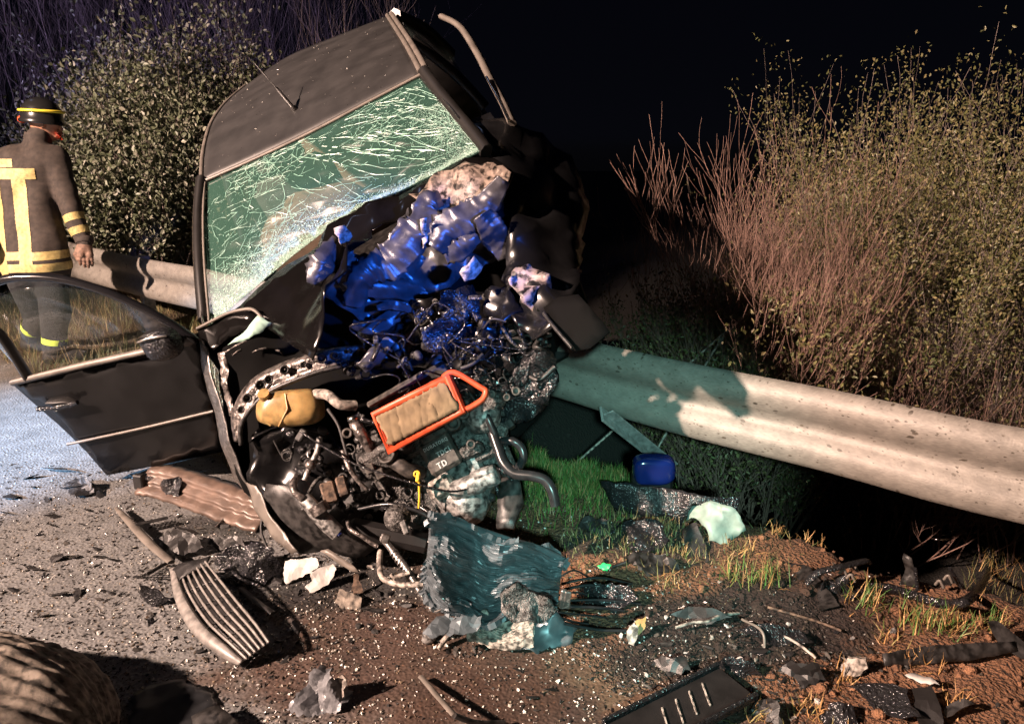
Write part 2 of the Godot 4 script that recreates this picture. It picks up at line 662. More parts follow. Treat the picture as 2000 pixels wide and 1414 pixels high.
func ground_color(p: Vector3) -> Color:
	var s := off_rail(p) + .16 * gn.get_noise_2d(p.x, p.z)
	var c := Color(.262, .262, .260)
	c = c.lerp(Color(.325, .325, .322), .5 + .5 * gn.get_noise_2d(p.x * .7, p.z * .7))
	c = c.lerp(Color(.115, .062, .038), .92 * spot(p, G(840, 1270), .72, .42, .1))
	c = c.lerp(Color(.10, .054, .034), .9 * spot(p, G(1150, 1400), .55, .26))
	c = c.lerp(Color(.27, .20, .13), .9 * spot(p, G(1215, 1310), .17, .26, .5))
	c = c.lerp(Color(.020, .017, .015), .88 * spot(p, G(1480, 1290), .42, .36, -.3))  # dark oil, with the car's shadow painted in
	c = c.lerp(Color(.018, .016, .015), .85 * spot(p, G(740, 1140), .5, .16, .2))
	c = c.lerp(Color(.02, .018, .016), .8 * spot(p, G(420, 1030), .25, .1, -.3))  # shadow and oil painted dark around the bumper beam
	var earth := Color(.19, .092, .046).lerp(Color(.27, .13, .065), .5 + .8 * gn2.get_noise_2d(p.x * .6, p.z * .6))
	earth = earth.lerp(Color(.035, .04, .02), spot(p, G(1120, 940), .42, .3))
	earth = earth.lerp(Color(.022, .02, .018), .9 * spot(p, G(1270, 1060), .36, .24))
	earth = earth.lerp(Color(.014, .012, .011), .93 * spot(p, G(1440, 1235), .62, .27, .35))  # same oily dark and painted car shadow, on the earth side
	earth = earth.lerp(Color(.02, .016, .013), smoothstep(.0, -.2, s) * (1.0 if p.x > -.6 else 0.0))  # shade painted in: earth darkened behind the rail
	if p.x < -1.2: earth = earth.lerp(Color(.085, .075, .035), .7)
	return c.lerp(earth, smoothstep(1.12, .9, s))


func ground():
	var b := B.new()
	b.colored = true
	var far := [[-60, -7.5], [60, 7.5]]
	var xs := []
	var x := -60.0
	while x < 60.0:
		xs.append(x)
		x += 8.0 if absf(x) > 12.0 else (.4 if x < -3.4 or x > 3.0 else .034)
	xs.append(60.0)
	var zs := []
	var z := 30.0
	while z > -90.0:
		zs.append(z)
		z -= 6.0 if z > 2.0 or z < -14.0 else (.4 if z > -1.35 or z < -7.2 else (.034 if z > -4.0 else .08))
	zs.append(-90.0)
	var pts := []
	var cols := []
	for zz in zs:
		var r := PackedVector3Array()
		var rc := PackedColorArray()
		for xx in xs:
			var p := Vector3(xx, ground_y(xx, zz), zz)
			r.append(p)
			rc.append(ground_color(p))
		pts.append(r)
		cols.append(rc)
	# two sheets that share an edge line: the asphalt and the earth beside it
	var road := B.new()
	var verge := B.new()
	road.colored = true
	verge.colored = true
	for i in zs.size() - 1:
		for j in xs.size() - 1:
			var q := [[i, j], [i + 1, j], [i + 1, j + 1], [i, j + 1]]
			var mid: Vector3 = (pts[i][j] + pts[i + 1][j + 1]) * .5
			var t := road if off_rail(mid) + .16 * gn.get_noise_2d(mid.x, mid.z) > 1.0 else verge
			for w in [[0, 1, 2], [0, 2, 3]]:
				for k in w:
					t.v.append(pts[q[k][0]][q[k][1]])
					t.c.append(cols[q[k][0]][q[k][1]])
				t.g.append(0)
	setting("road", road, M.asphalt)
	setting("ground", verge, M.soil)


# ---------------------------------------------------------------- guardrail
func guardrail():
	var g := thing("guardrail", RA + RU * .4, "long mud-spotted steel guardrail running behind the wrecked car", "guardrail")
	# W profile: out towards the road, height
	var prof := [[-.012, .655], [.012, .662], [.028, .65], [.044, .628], [.052, .606], [.052, .580], [.043, .556], [.024, .534], [.01, .515], [.01, .492], [.024, .472], [.043, .45], [.052, .426], [.052, .402], [.044, .378], [.03, .358], [.012, .348], [-.012, .354]]
	var nz := noise(6, .9, 2)
	var seam := 0.0
	var starts := [-4.6, 2.4, 6.9, 11.0]
	for k in 3:
		var b := B.new()
		var rows := []
		var n := int((starts[k + 1] - starts[k]) / .12) + 1
		for i in n + 1:
			var t: float = lerpf(starts[k], starts[k + 1] + .09, float(i) / n)
			var row := PackedVector3Array()
			for q in prof:
				var dent = .02 * nz.get_noise_1d(t) - .05 * exp(-pow((t - 2.2) / .7, 2)) * (1.0 - .5 * (q[1] - .35) / .3)
				row.append(RA + RU * t + RN * (q[0] + dent + .004 * (k % 2)) + Vector3.UP * (q[1] + .012 * nz.get_noise_1d(t * .7 + 40)))
			rows.append(row)
		b.sheet(rows, .004)
		part("beam", b, M.rail, g)
	for t in [-2.4, -.75, 3.9, 5.9, 7.9, 9.9]:
		var b := B.new()
		var o := RA + RU * float(t) - RN * .085
		var gy := ground_y(o.x, o.z)
		b.box(frame(Vector3(o.x, (gy - .1 + .64) / 2, o.z), RU, Vector3.UP), Vector3(.055, .74 - gy, .1), .006)
		part("post", b, M.rail_plain, g)
		var c := B.new()
		c.box(frame(RA + RU * float(t) - RN * .022 + Vector3.UP * .505, RU, Vector3.UP), Vector3(.09, .16, .03), .004)
		part("spacer", c, M.rail_plain, g)
	for t in [-2.4, -.75, 1.0, 2.42, 2.5, 3.9, 5.9, 7.9]:
		for h in ([.505] if t in [-2.4, -.75, 1.0, 3.9, 5.9, 7.9] else [.61, .57, .44, .40]):
			var c := B.new()
			var o := RA + RU * float(t) + RN * (.004 if h == .505 else .058) + Vector3.UP * float(h)
			c.lathe(o, RN, [[.017, -.004], [.016, .004], [.011, .008], [.001, .009]], 12)
			part("bolt", c, M.rail_plain, g)
	# the post torn from its beam and lying over
	var b := B.new()
	var a0 := P(1180, 812, 3.16)
	var a1 := G(1300, 915, .0) + Vector3(0, .02, 0)
	b.box(frame((a0 + a1) * .5, a1 - a0, Vector3(.2, .8, .6)), Vector3(a0.distance_to(a1) + .05, .012, .075), .003)
	b.box(frame((a0 + a1) * .5 + Vector3(.028, .005, .0), a1 - a0, Vector3(.2, .8, .6)), Vector3(a0.distance_to(a1) + .05, .05, .008), .003)
	part("bent_post", b, M.rail_plain, g, "bent post leaning out under the beam")


# ---------------------------------------------------------------- shrubs
func grow(b: B, spots: Array, o: Vector3, dir: Vector3, length: float, rad: float, depth: int, r: RandomNumberGenerator, kids: Array, wander := .25, lift := .12, fan := .7):
	var n := 5 if depth > 0 else 4
	var pts := [o]
	var rr := [rad]
	var d := dir
	for i in n:
		d = (d + Vector3(r.randf_range(-1, 1), r.randf_range(-.6, 1), r.randf_range(-1, 1)) * wander + Vector3.UP * lift).normalized()
		pts.append(pts[-1] + d * length / n)
		rr.append(maxf(rad * (1.0 - .8 * (i + 1) / n), .0011))
	b.tube(pts, rr, 4 if depth > 1 else 3, false)
	if depth == 0:
		for i in range(1, n + 1): spots.append([pts[i], d])
		return
	for k in kids[depth]:
		var t := r.randf_range(.22, 1.0)
		var i := mini(int(t * n), n - 1)
		var p: Vector3 = (pts[i] as Vector3).lerp(pts[i + 1], t * n - i)
		var ax := Vector3(r.randf_range(-1, 1), r.randf_range(-.3, .8), r.randf_range(-1, 1)).normalized()
		var base: Vector3 = (pts[i + 1] - pts[i]).normalized()
		grow(b, spots, p, (base + ax * fan).normalized(), length * r.randf_range(.38, .62), rr[i] * .6, depth - 1, r, kids, wander, lift, fan)


func leaf_mesh(w: float, l: float, fold: float) -> ArrayMesh:
	var b := B.new()
	b.grp = -1
	var m := Vector3(0, 0, 0)
	var p := [Vector3.ZERO, Vector3(w, fold, l * .4), Vector3(w * .6, fold * .5, l * .8), Vector3(0, -fold * .6, l), Vector3(-w * .6, fold * .5, l * .8), Vector3(-w, fold, l * .4), Vector3(0, -fold * .1, l * .5)]
	for k in 6:
		b.trin(p[6], p[k], p[(k + 1) % 6], Vector3.UP)
	return b.mesh()


func leaves(called, at: Array, per: int, mesh: Mesh, size: float, tones: Array, parent: Node3D, r: RandomNumberGenerator, reach := .03):
	var tr := []
	var cols := []
	var o := place_of(parent)
	for s in at:
		for k in per:
			var p: Vector3 = s[0] + Vector3(r.randf_range(-1, 1), r.randf_range(-1, 1), r.randf_range(-1, 1)) * reach
			var d: Vector3 = (s[1] * .7 + Vector3(r.randf_range(-1, 1), r.randf_range(-.8, 1), r.randf_range(-1, 1))).normalized()
			var up := Vector3(r.randf_range(-1, 1), r.randf_range(-.2, 1), r.randf_range(-1, 1)).normalized()
			var bx := up.cross(d).normalized()
			var q := size * r.randf_range(.6, 1.25)
			tr.append(Transform3D(Basis(bx * q, d.cross(bx) * q, d * q), p - o))
			var c: Color = tones[r.randi() % tones.size()]
			cols.append(c * r.randf_range(.75, 1.2))
	scatter_mesh(called, mesh, tr, cols, M.leaf, parent)


func scatter_mesh(called, mesh: Mesh, tr: Array, cols: Array, m: Material, parent: Node) -> MultiMeshInstance3D:
	var mm := MultiMesh.new()
	mm.transform_format = MultiMesh.TRANSFORM_3D
	mm.use_colors = true
	mm.mesh = mesh
	mm.instance_count = tr.size()
	for i in tr.size():
		mm.set_instance_transform(i, tr[i])
		var c: Color = cols[i]
		c.a = 1.0
		mm.set_instance_color(i, c)
	var o := MultiMeshInstance3D.new()
	o.name = numbered(called, parent)
	o.multimesh = mm
	o.material_override = m
	o.set_meta("kind", "stuff")
	parent.add_child(o)
	return o


func shrub(called, label, base: Vector3, sd: int, stems: int, height: float, lean: Vector3, spread: float, rad: float, kids: Array, wander: float, lift: float, fan: float, bark: Material, depth := 2, oval := Vector3(1, 1, 1)) -> Array:
	var r := RandomNumberGenerator.new()
	r.seed = sd
	var s := thing(called, base, label, "tree" if called.contains("tree") else "shrub")
	var spots := []
	var b := B.new()
	for k in stems:
		var a := TAU * (k + r.randf_range(-.4, .4)) / stems
		var out := Vector3(cos(a) * oval.x, 0, sin(a) * oval.z) * r.randf_range(.15, 1.0) * spread
		var d := (Vector3.UP + out + lean).normalized()
		grow(b, spots, base + out * .18 * height + Vector3(0, -.05, 0), d, height * r.randf_range(.6, 1.0), rad * r.randf_range(.7, 1.1), depth, r, kids, wander, lift, fan)
	part("branches", b, bark, s)
	return [s, spots, r]


func shrubs():
	var small := leaf_mesh(.009, .034, .004)
	var broad := leaf_mesh(.016, .05, .006)
	var olive := [Color(.10, .10, .034), Color(.13, .12, .05), Color(.075, .085, .03), Color(.165, .135, .06)]
	var green := [Color(.05, .07, .02), Color(.08, .095, .03), Color(.10, .10, .045), Color(.06, .06, .025)]
	var grey := [Color(.12, .135, .085), Color(.16, .165, .115), Color(.09, .105, .06), Color(.19, .185, .14), Color(.06, .07, .035)]
	var dim := [Color(.05, .06, .035), Color(.07, .075, .05), Color(.04, .045, .025)]
	var foot := func(x, d): 
		var p := P(x, 600, d)
		return Vector3(p.x, ground_y(p.x, p.z), p.z)
	# bare reddish shrub left of the leafy one
	var a = shrub("bare_shrub", "taller bare reddish shrub of fine upright twigs left of the tall olive bush", foot.call(1510, 4.3), 11, 28, 1.66, Vector3(-.05, 0, 0), .72, .013, [0, 6, 7, 7], .15, .09, .6, M.bark, 3)
	leaves("sparse_leaves", a[1].filter(func(q): return q[0].y < .75), 1, small, .8, olive, a[0], a[2], .05)
	a = shrub("bare_shrub", "smaller bare shrub low beside the dry reed stalks", foot.call(1430, 4.5), 14, 16, 1.3, Vector3(-.1, 0, 0), .8, .010, [0, 5, 6, 6], .17, .08, .65, M.bark, 3)
	leaves("sparse_leaves", a[1].filter(func(q): return q[0].y < .6), 1, small, .66, olive, a[0], a[2], .05)
	# the tall leafy one
	a = shrub("olive_bush", "tallest bush on the right with olive leaves over pinkish bare stems", foot.call(1850, 4.8), 12, 44, 1.95, Vector3(.05, 0, 0), .8, .014, [0, 12, 11], .18, .13, .62, M.bark_pale)
	leaves("foliage", a[1].filter(func(q): return q[0].y > .7 + .35 * gn.get_noise_2d(q[0].x * 2.0, q[0].y * 2.0)), 9, small, .68, olive, a[0], a[2], .08)
	leaves("lower_foliage", a[1].filter(func(q): return q[0].y <= .9 and q[0].y > -.3), 2, small, .66, olive, a[0], a[2], .05)
	a = shrub("olive_bush", "olive bush with few leaves filling in behind the bare reddish shrub", foot.call(1690, 5.1), 15, 34, 1.72, Vector3(0, 0, 0), .7, .013, [0, 10, 9], .18, .14, .6, M.bark_pale)
	leaves("foliage", a[1].filter(func(q): return q[0].y > .6), 3, small, .66, olive, a[0], a[2], .06)
	a = shrub("olive_bush", "wide olive bush cut off by the right edge of the picture", foot.call(2090, 4.6), 13, 30, 1.75, Vector3(0, 0, 0), .6, .013, [0, 8, 8], .16, .15, .55, M.bark_pale)
	leaves("foliage", a[1], 6, small, .66, olive, a[0], a[2], .05)
	# low green growth right behind the rail
	var low := [[1640, 4.5, 1.25, 21], [1790, 4.3, 1.2, 22], [1930, 4.3, 1.2, 23], [1480, 4.6, 1.1, 24], [2070, 4.3, 1.2, 26]]
	var words := ["low green shrub at the foot of the bare reddish shrub", "low dark green shrub below the tall olive bush", "low leafy shrub behind the rail near the right edge", "small yellowish shrub in front of the taller bare reddish shrub", "low shrub cut off by the right edge behind the rail"]
	for i in low.size():
		var q = low[i]
		a = shrub("low_shrub", words[i], foot.call(q[0], q[1]), q[3], 13, q[2], Vector3.ZERO, .9, .007, [0, 6, 6], .3, .1, .8, M.bark)
		leaves("foliage", a[1].filter(func(w): return w[0].y > .42), 6, small, .66, green if i < 3 else olive, a[0], a[2], .05)
	# dry reed stalks left of it
	var reeds := [[1352, 705, 1460, 610], [1380, 710, 1420, 640]]
	var rw := ["dry reed stalk leaning far right above the rail", "shorter dry reed stalk beside the one that leans far right"]
	for i in reeds.size():
		var q = reeds[i]
		var b := B.new()
		var p0 := P(q[0], q[1], 3.95)
		var p1 := P(q[2], q[3], 4.0)
		var dn := (p0 - p1).normalized()
		var lowest := p0 + dn * maxf(.1, (p0.y - ground_y(p0.x, p0.z)) / maxf(.3, -dn.y))
		b.tube(spl([lowest, p0, p0.lerp(p1, .55) + Vector3(.01, 0, .01), p1], 4), .0065, 5)
		for k in 6:
			var s := p1.lerp(p0, .05 + .05 * k)
			b.tube([s, s + Vector3(rng.randf_range(-.03, .03), -.05, rng.randf_range(-.02, .02))], [.004, .001], 3)
		single("reed_stalk", b, M.pale, rw[i], "reed", "dry reed stalks")
	# left: leafy bush behind the firefighter, another dim one at the edge
	a = shrub("grey_leaf_bush", "big grey-green leafy bush between the firefighter and the wreck", foot.call(295, 7.4), 31, 46, 1.5, Vector3(0, 0, 0), .75, .018, [0, 9, 9], .26, .12, .7, M.bark_pale)
	leaves("foliage", a[1], 8, broad, .9, grey, a[0], a[2], .12)
	a = shrub("grey_leaf_bush", "taller loose grey-green bush behind the left front edge of the roof", foot.call(405, 8.0), 34, 30, 1.9, Vector3(0, 0, 0), .7, .018, [0, 8, 8], .26, .12, .7, M.bark_pale)
	leaves("foliage", a[1], 4, broad, .9, grey, a[0], a[2], .12)
	a = shrub("dim_bush", "dim bush in the dark behind the firefighter at the left edge", foot.call(-20, 8.4), 32, 22, 1.2, Vector3(0, 0, 0), .6, .016, [0, 8, 8], .2, .12, .7, M.bark)
	leaves("foliage", a[1], 3, broad, 1.0, dim, a[0], a[2], .09)
	# slender bare saplings beyond
	var where := [[25, 10.5], [110, 10.0], [190, 11.0], [260, 9.8], [330, 10.6], [400, 9.6], [460, 10.3], [520, 9.4], [575, 10.5], [630, 9.7], [600, 11.4]]
	var sw := ["leftmost bare sapling behind the firefighter", "second bare sapling from the left edge in the dark", "third bare sapling from the left, thin and far back", "bare sapling behind the left half of the grey-green bush", "bare sapling over the middle of the grey-green bush", "bare sapling over the right half of the grey-green bush", "pale violet bare sapling just left of the car's roof", "bright violet bare sapling behind the front of the roof", "thin bare sapling above the roof's left part", "bare sapling above the middle of the roof", "rightmost bare sapling above the roof"]
	for i in where.size():
		shrub("bare_tree", sw[i], foot.call(where[i][0], where[i][1]), 60 + i, 4 + i % 3, 4.2, Vector3(.04, 0, 0), .3, .02, [0, 4, 5, 5], .2, .1, .75, M.bark_pale, 3)


# ---------------------------------------------------------------- the wrecked car
var car: Node3D


func coons(f: Array, r: Array, l: Array, t: Array, n: int, m: int, bulge: Vector3) -> Array:   # f, r run left to right; l, t front to rear
	var at := func(a: Array, k: float) -> Vector3:
		var q := k * (a.size() - 1)
		var i := mini(int(q), a.size() - 2)
		return (a[i] as Vector3).lerp(a[i + 1], q - i)
	var rows := []
	for i in n + 1:
		var v := float(i) / n
		var row := PackedVector3Array()
		for j in m + 1:
			var u := float(j) / m
			var p: Vector3 = at.call(f, u) * (1 - v) + at.call(r, u) * v + at.call(l, v) * (1 - u) + at.call(t, v) * u
			p -= f[0] * (1 - u) * (1 - v) + f[-1] * u * (1 - v) + r[0] * (1 - u) * v + r[-1] * u * v
			row.append(p + bulge * 16.0 * u * (1 - u) * v * (1 - v) * .5 + bulge * 4.0 * u * (1 - u) * (1 - v) * .0)
		rows.append(row)
	return rows


func door_at(x: float, y: float, off := 0.0) -> Vector3:
	return P(x, y, 1.0 / (3.6e-6 * x - .0001486 * y + .4316) - off)


func DD(a: Array, off := 0.0) -> Array:
	return a.map(func(q): return door_at(q[0], q[1], off))


func car_body():
	car = thing("wrecked_car", C(0, 0, 0), "dark wrecked car tipped nose down with its crushed front torn open", "car")
	var up := CB.y
	# roof
	var front := spl(PP([[395, 352, 3.39], [500, 306, 3.36], [605, 256, 3.34], [715, 198, 3.32], [822, 142, 3.30]]), 4)
	var rear := spl(PP([[480, 168, 4.68], [560, 112, 4.68], [655, 72, 4.63], [757, 32, 4.59]]), 5)
	var left := spl(PP([[395, 352, 3.39], [398, 300, 3.62], [412, 245, 3.9], [440, 203, 4.25], [480, 168, 4.68]]), 4)
	var right := spl(PP([[822, 142, 3.30], [797, 95, 3.7], [774, 58, 4.15], [757, 32, 4.59]]), 5)
	var rows := coons(front, rear, left, right, 18, 22, up * .035)
	var b := B.new()
	b.sheet(rows, .004)
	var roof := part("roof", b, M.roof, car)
	b = B.new()
	b.tube(right.map(func(p): return p + up * .006), .014, 6)
	b.tube(right.map(func(p): return p + up * .002 + CB.x * .028), .016, 6)
	part("drip_rail", b, M.trim, roof)
	b = B.new()
	b.tube(left.map(func(p): return p + up * .004 - CB.x * .004), .011, 6)
	part("drip_rail", b, M.trim, roof)
	b = B.new()
	b.tube(front.map(func(p): return p + CB.z * .008 - up * .004), .008, 6)
	part("windscreen_trim", b, M.trim, roof)
	# aerial
	b = B.new()
	var a0: Vector3 = rows[4][10] + up * .004
	b.tube([a0 - up * .004, a0 + up * .02], [.019, .013], 8)
	var adir := (up * .75 - CB.z * .5 - CB.x * .22).normalized()
	b.tube([a0 + up * .012, a0 + up * .012 + adir * .12, a0 + up * .012 + adir * .13, a0 + adir * .30], [.011, .0085, .0034, .0024], 6)
	part("aerial", b, M.plastic, roof)
	var bits := []
	var bc := []
	for k in 260:
		var q := Vector3(rng.randf_range(0, 17.9), rng.randf_range(0, 21.9), 0)
		var p0: Vector3 = rows[int(q.x)][int(q.y)].lerp(rows[int(q.x) + 1][int(q.y) + 1], rng.randf()) + up * .003
		var sz := absf(rng.randfn(0, .0034)) + .0016
		bits.append(Transform3D(Basis.from_euler(Vector3(rng.randf() * TAU, rng.randf() * TAU, 0)).scaled_local(Vector3.ONE * sz), p0 - place_of(roof)))
		bc.append([Color(.5, .48, .44), Color(.3, .27, .24), Color(.012, .01, .01)][k % 3])
	scatter_mesh("glass_crumbs", shard_mesh(302), bits, bc, M.bit, roof)
	# windscreen, crazed, with its bottom edge pushed into a wave
	var ws_b := spl(PP([[407, 640, 3.08], [500, 560, 3.06], [600, 478, 3.04], [700, 408, 3.02], [800, 366, 3.0], [880, 325, 2.98], [940, 294, 2.96]]), 4)
	var ws_l := spl(PP([[397, 360, 3.385], [396, 450, 3.28], [400, 560, 3.14], [407, 640, 3.08]]), 4)
	var ws_r := spl(PP([[822, 148, 3.30], [860, 195, 3.19], [903, 250, 3.06], [940, 294, 2.96]]), 4)
	var fr2 := spl(PP([[397, 360, 3.385], [500, 312, 3.355], [605, 262, 3.335], [715, 204, 3.315], [822, 148, 3.30]]), 4)
	var gl := coons(fr2, ws_b, ws_l, ws_r, 24, 32, CB * Vector3(0, .03, .03))
	var nz := noise(51, 2.2, 3)
	for i in 25:
		for j in 33:
			var w := sin(PI * i / 24.0) * sin(PI * j / 32.0)
			gl[i][j] += CB * Vector3(0, .02, .02) * nz.get_noise_2d(i * .25, j * .25) * w * 1.4
	b = B.new()
	b.sheet(gl, .005)
	var screen := part("windscreen", b, M.screen, car, "cracked greenish windscreen")
	cracks(gl, screen)
	# pillars
	var pl := PP([[392, 350, 3.40], [386, 430, 3.31], [388, 520, 3.19], [397, 625, 3.09]])
	b = B.new()
	b.tube(spl(pl, 5), .024, 8, true, false, 1.5)
	var pil := part("front_pillar", b, M.paint, car)
	b = B.new()
	b.tube(spl(PP([[399, 356, 3.375], [396, 430, 3.28], [399, 520, 3.16], [408, 628, 3.06]]), 5), .006, 5)
	part("glass_seal", b, M.trim, pil)
	b = B.new()
	b.tube(spl(PP([[386, 540, 3.16], [388, 580, 3.11], [397, 640, 3.04]]), 5), .006, 5)
	part("seal_strip", b, M.chrome, pil)
	b = B.new()
	b.tube(spl(PP([[826, 140, 3.31], [872, 200, 3.18], [915, 252, 3.06], [950, 296, 2.96]]), 5), .026, 8, true, false, 1.3)
	pil = part("front_pillar", b, M.paint, car)
	b = B.new()
	b.tube(spl(PP([[832, 150, 3.27], [868, 195, 3.16], [898, 232, 3.07]]), 5), .006, 5)
	part("seal_strip", b, M.chrome, pil)
	# the right front door bent outwards: frame and skin
	b = B.new()
	var arc := spl(PP([[862, 32, 3.75], [898, 52, 3.65], [930, 100, 3.5], [958, 155, 3.35], [982, 200, 3.2], [1000, 240, 3.08]]), 6)
	b.tube(arc, .021, 8, true, false, .7)
	var fdoor := part("front_door", b, M.trim, car, "right door frame peeled away from the roof")
	b = B.new()
	b.tube(spl(PP([[950, 150, 3.3], [975, 195, 3.18], [994, 236, 3.06]]), 5), .006, 5)
	part("frame_seal", b, M.chrome, fdoor)
	b = B.new()
	plate(b, PP([[900, 235, 3.25], [960, 215, 3.2], [1000, 238, 3.1], [1060, 260, 3.2], [1120, 300, 3.3], [1150, 370, 3.25], [1148, 450, 3.15], [1125, 520, 3.0], [1060, 545, 2.85], [1000, 500, 2.8], [985, 400, 2.85], [985, 340, 2.9]]), .006, .03, .05, 61, .008, 5.0)
	part("door_skin", b, M.shell, fdoor)
	# lower body: sides, sills, tail, floor
	for s in [-1.0, 1.0]:
		b = B.new()
		var prof := []
		var x0: float = -.78 * s
		for z in [.62, .1, -.5, -.9, -1.35, -1.8, -2.2]:
			var row := PackedVector3Array()
			var arch: float = maxf(0.0, .36 - absf(z + 1.35)) * .95
			var cut: float = .24 if (s > 0 and z > -.55) else .93
			for k in 7:
				var y: float = lerpf(.2 + arch, cut, k / 6.0)
				row.append(C(-s * (.78 - .05 * pow(absf(k / 6.0 - .45) * 1.6, 2)), y, z))
			prof.append(row)
		b.sheet(prof, .01)
		part("body_side", b, M.paint, car)
		b = B.new()
		b.tube(spl(CC([[-.77 * s, .93, -.62], [-.70 * s, 1.15, -.66], [-.58 * s, 1.40, -.68]]), 4), .03, 6)
		part("centre_pillar", b, M.paint, car)
		b = B.new()
		b.tube(spl(CC([[-.75 * s, .93, -2.1], [-.66 * s, 1.2, -1.9], [-.54 * s, 1.40, -1.6]]), 4), .045, 6)
		part("rear_pillar", b, M.paint, car)
		b = B.new()
		var q := PackedVector3Array()
		b.sheet([PackedVector3Array(CC([[-.755 * s, .94, -.66], [-.755 * s, .94, -1.3], [-.755 * s, .94, -2.05]])), PackedVector3Array(CC([[-.58 * s, 1.38, -.70], [-.57 * s, 1.39, -1.2], [-.55 * s, 1.38, -1.62]]))], .004)
		part("rear_side_window", b, M.glass, car)
	b = B.new()
	b.sheet([PackedVector3Array(CC([[-.77, .22, -2.28], [0, .22, -2.36], [.77, .22, -2.28]])), PackedVector3Array(CC([[-.77, .6, -2.34], [0, .6, -2.42], [.77, .6, -2.34]])), PackedVector3Array(CC([[-.74, .95, -2.22], [0, .95, -2.3], [.74, .95, -2.22]]))], .01)
	part("tailgate", b, M.paint, car)
	b = B.new()
	b.sheet([PackedVector3Array(CC([[-.73, .96, -2.2], [0, .96, -2.28], [.73, .96, -2.2]])), PackedVector3Array(CC([[-.54, 1.40, -1.64], [0, 1.43, -1.68], [.54, 1.40, -1.64]]))], .005)
	part("rear_window", b, M.glass, car)
	b = B.new()
	b.sheet([PackedVector3Array(CC([[-.76, .2, .8], [.76, .2, .8]])), PackedVector3Array(CC([[-.76, .2, -2.25], [.76, .2, -2.25]]))], .02)
	part("floor_pan", b, M.black, car)
	b = B.new()   # bulkhead between cabin and engine
	b.sheet([PackedVector3Array(CC([[-.74, .2, .72], [0, .2, .76], [.74, .2, .72]])), PackedVector3Array(CC([[-.70, .9, .66], [0, .92, .7], [.68, .9, .66]]))], .02)
	part("bulkhead", b, M.black, car)
	# interior seen through the glass
	b = B.new()
	b.box(Transform3D(CB, C(0, .86, .46)), Vector3(1.3, .16, .42), .05)
	part("dashboard", b, M.plastic, car)
	for s in [-1.0, 1.0]:
		b = B.new()
		b.box(Transform3D(CB * Basis(Vector3.RIGHT, -.25), C(.36 * s, .82, -.62)), Vector3(.48, .66, .16), .06)
		b.box(Transform3D(CB, C(.36 * s, .46, -.32)), Vector3(.48, .18, .55), .06)
		var seat := part("seat", b, M.seat, car)
		b = B.new()
		b.box(Transform3D(CB * Basis(Vector3.RIGHT, -.15), C(.36 * s, 1.22, -.70)), Vector3(.28, .18, .1), .04)
		part("headrest", b, M.seat, seat)
	b = B.new()
	b.box(Transform3D(CB * Basis(Vector3.RIGHT, -.3), C(0, .85, -1.45)), Vector3(1.15, .6, .16), .06)
	part("rear_seat", b, M.beige, car)
	b = B.new()
	b.ring(C(.36, .98, .22), CB * Vector3(0, .5, -.87), .18, .016, 24, 6)
	b.tube(CC([[.19, .98, .22], [.36, .97, .27], [.53, .98, .22]]), .015, 6)
	part("steering_wheel", b, M.plastic, car)
	b = B.new()
	b.blob(Transform3D(CB.scaled_local(Vector3(.30, .2, .13)), C(-.18, 1.02, .20)), .25, noise(8, 1.0), 18, 12)
	part("airbag", b, M.beige, car)
	# wheels
	wheel(C(-.7, .27, -1.35), CB.x * -1.0)
	wheel(C(.7, .27, -1.35), CB.x)
	wheel(G(640, 1030) + Vector3(0, .17, -.05), Vector3(-.35, .75, .5))
	side_door()


func wheel(o: Vector3, axis: Vector3):
	var a := axis.normalized()
	var b := B.new()
	b.lathe(o, a, [[.185, -.075], [.20, -.088], [.245, -.09], [.272, -.07], [.276, -.04], [.270, -.038], [.270, -.03], [.277, -.028], [.277, .0], [.271, .002], [.271, .01], [.277, .012], [.276, .045], [.268, .075], [.24, .09], [.20, .088], [.185, .075]], 40)
	var x := a.cross(Vector3(.2, .9, .3)).normalized()
	var y := a.cross(x)
	for k in 48:
		var e := x * cos(TAU * k / 48) + y * sin(TAU * k / 48)
		for s in [-1, 1]:
			b.box(frame(o + e * .276 + a * (.058 * s), a, e), Vector3(.03, .008, .018))
	var w := part("wheel", b, M.rubber_dull, car)
	b = B.new()
	b.lathe(o, a, [[.19, -.07], [.17, -.02], [.165, .04], [.06, .055], [.05, .07], [.001, .07]], 28)
	for k in 6:
		var e := x * cos(TAU * k / 6) + y * sin(TAU * k / 6)
		b.box(frame(o + e * .11 + a * .055, e, a), Vector3(.13, .02, .035), .005)
	part("rim", b, M.metal, w)


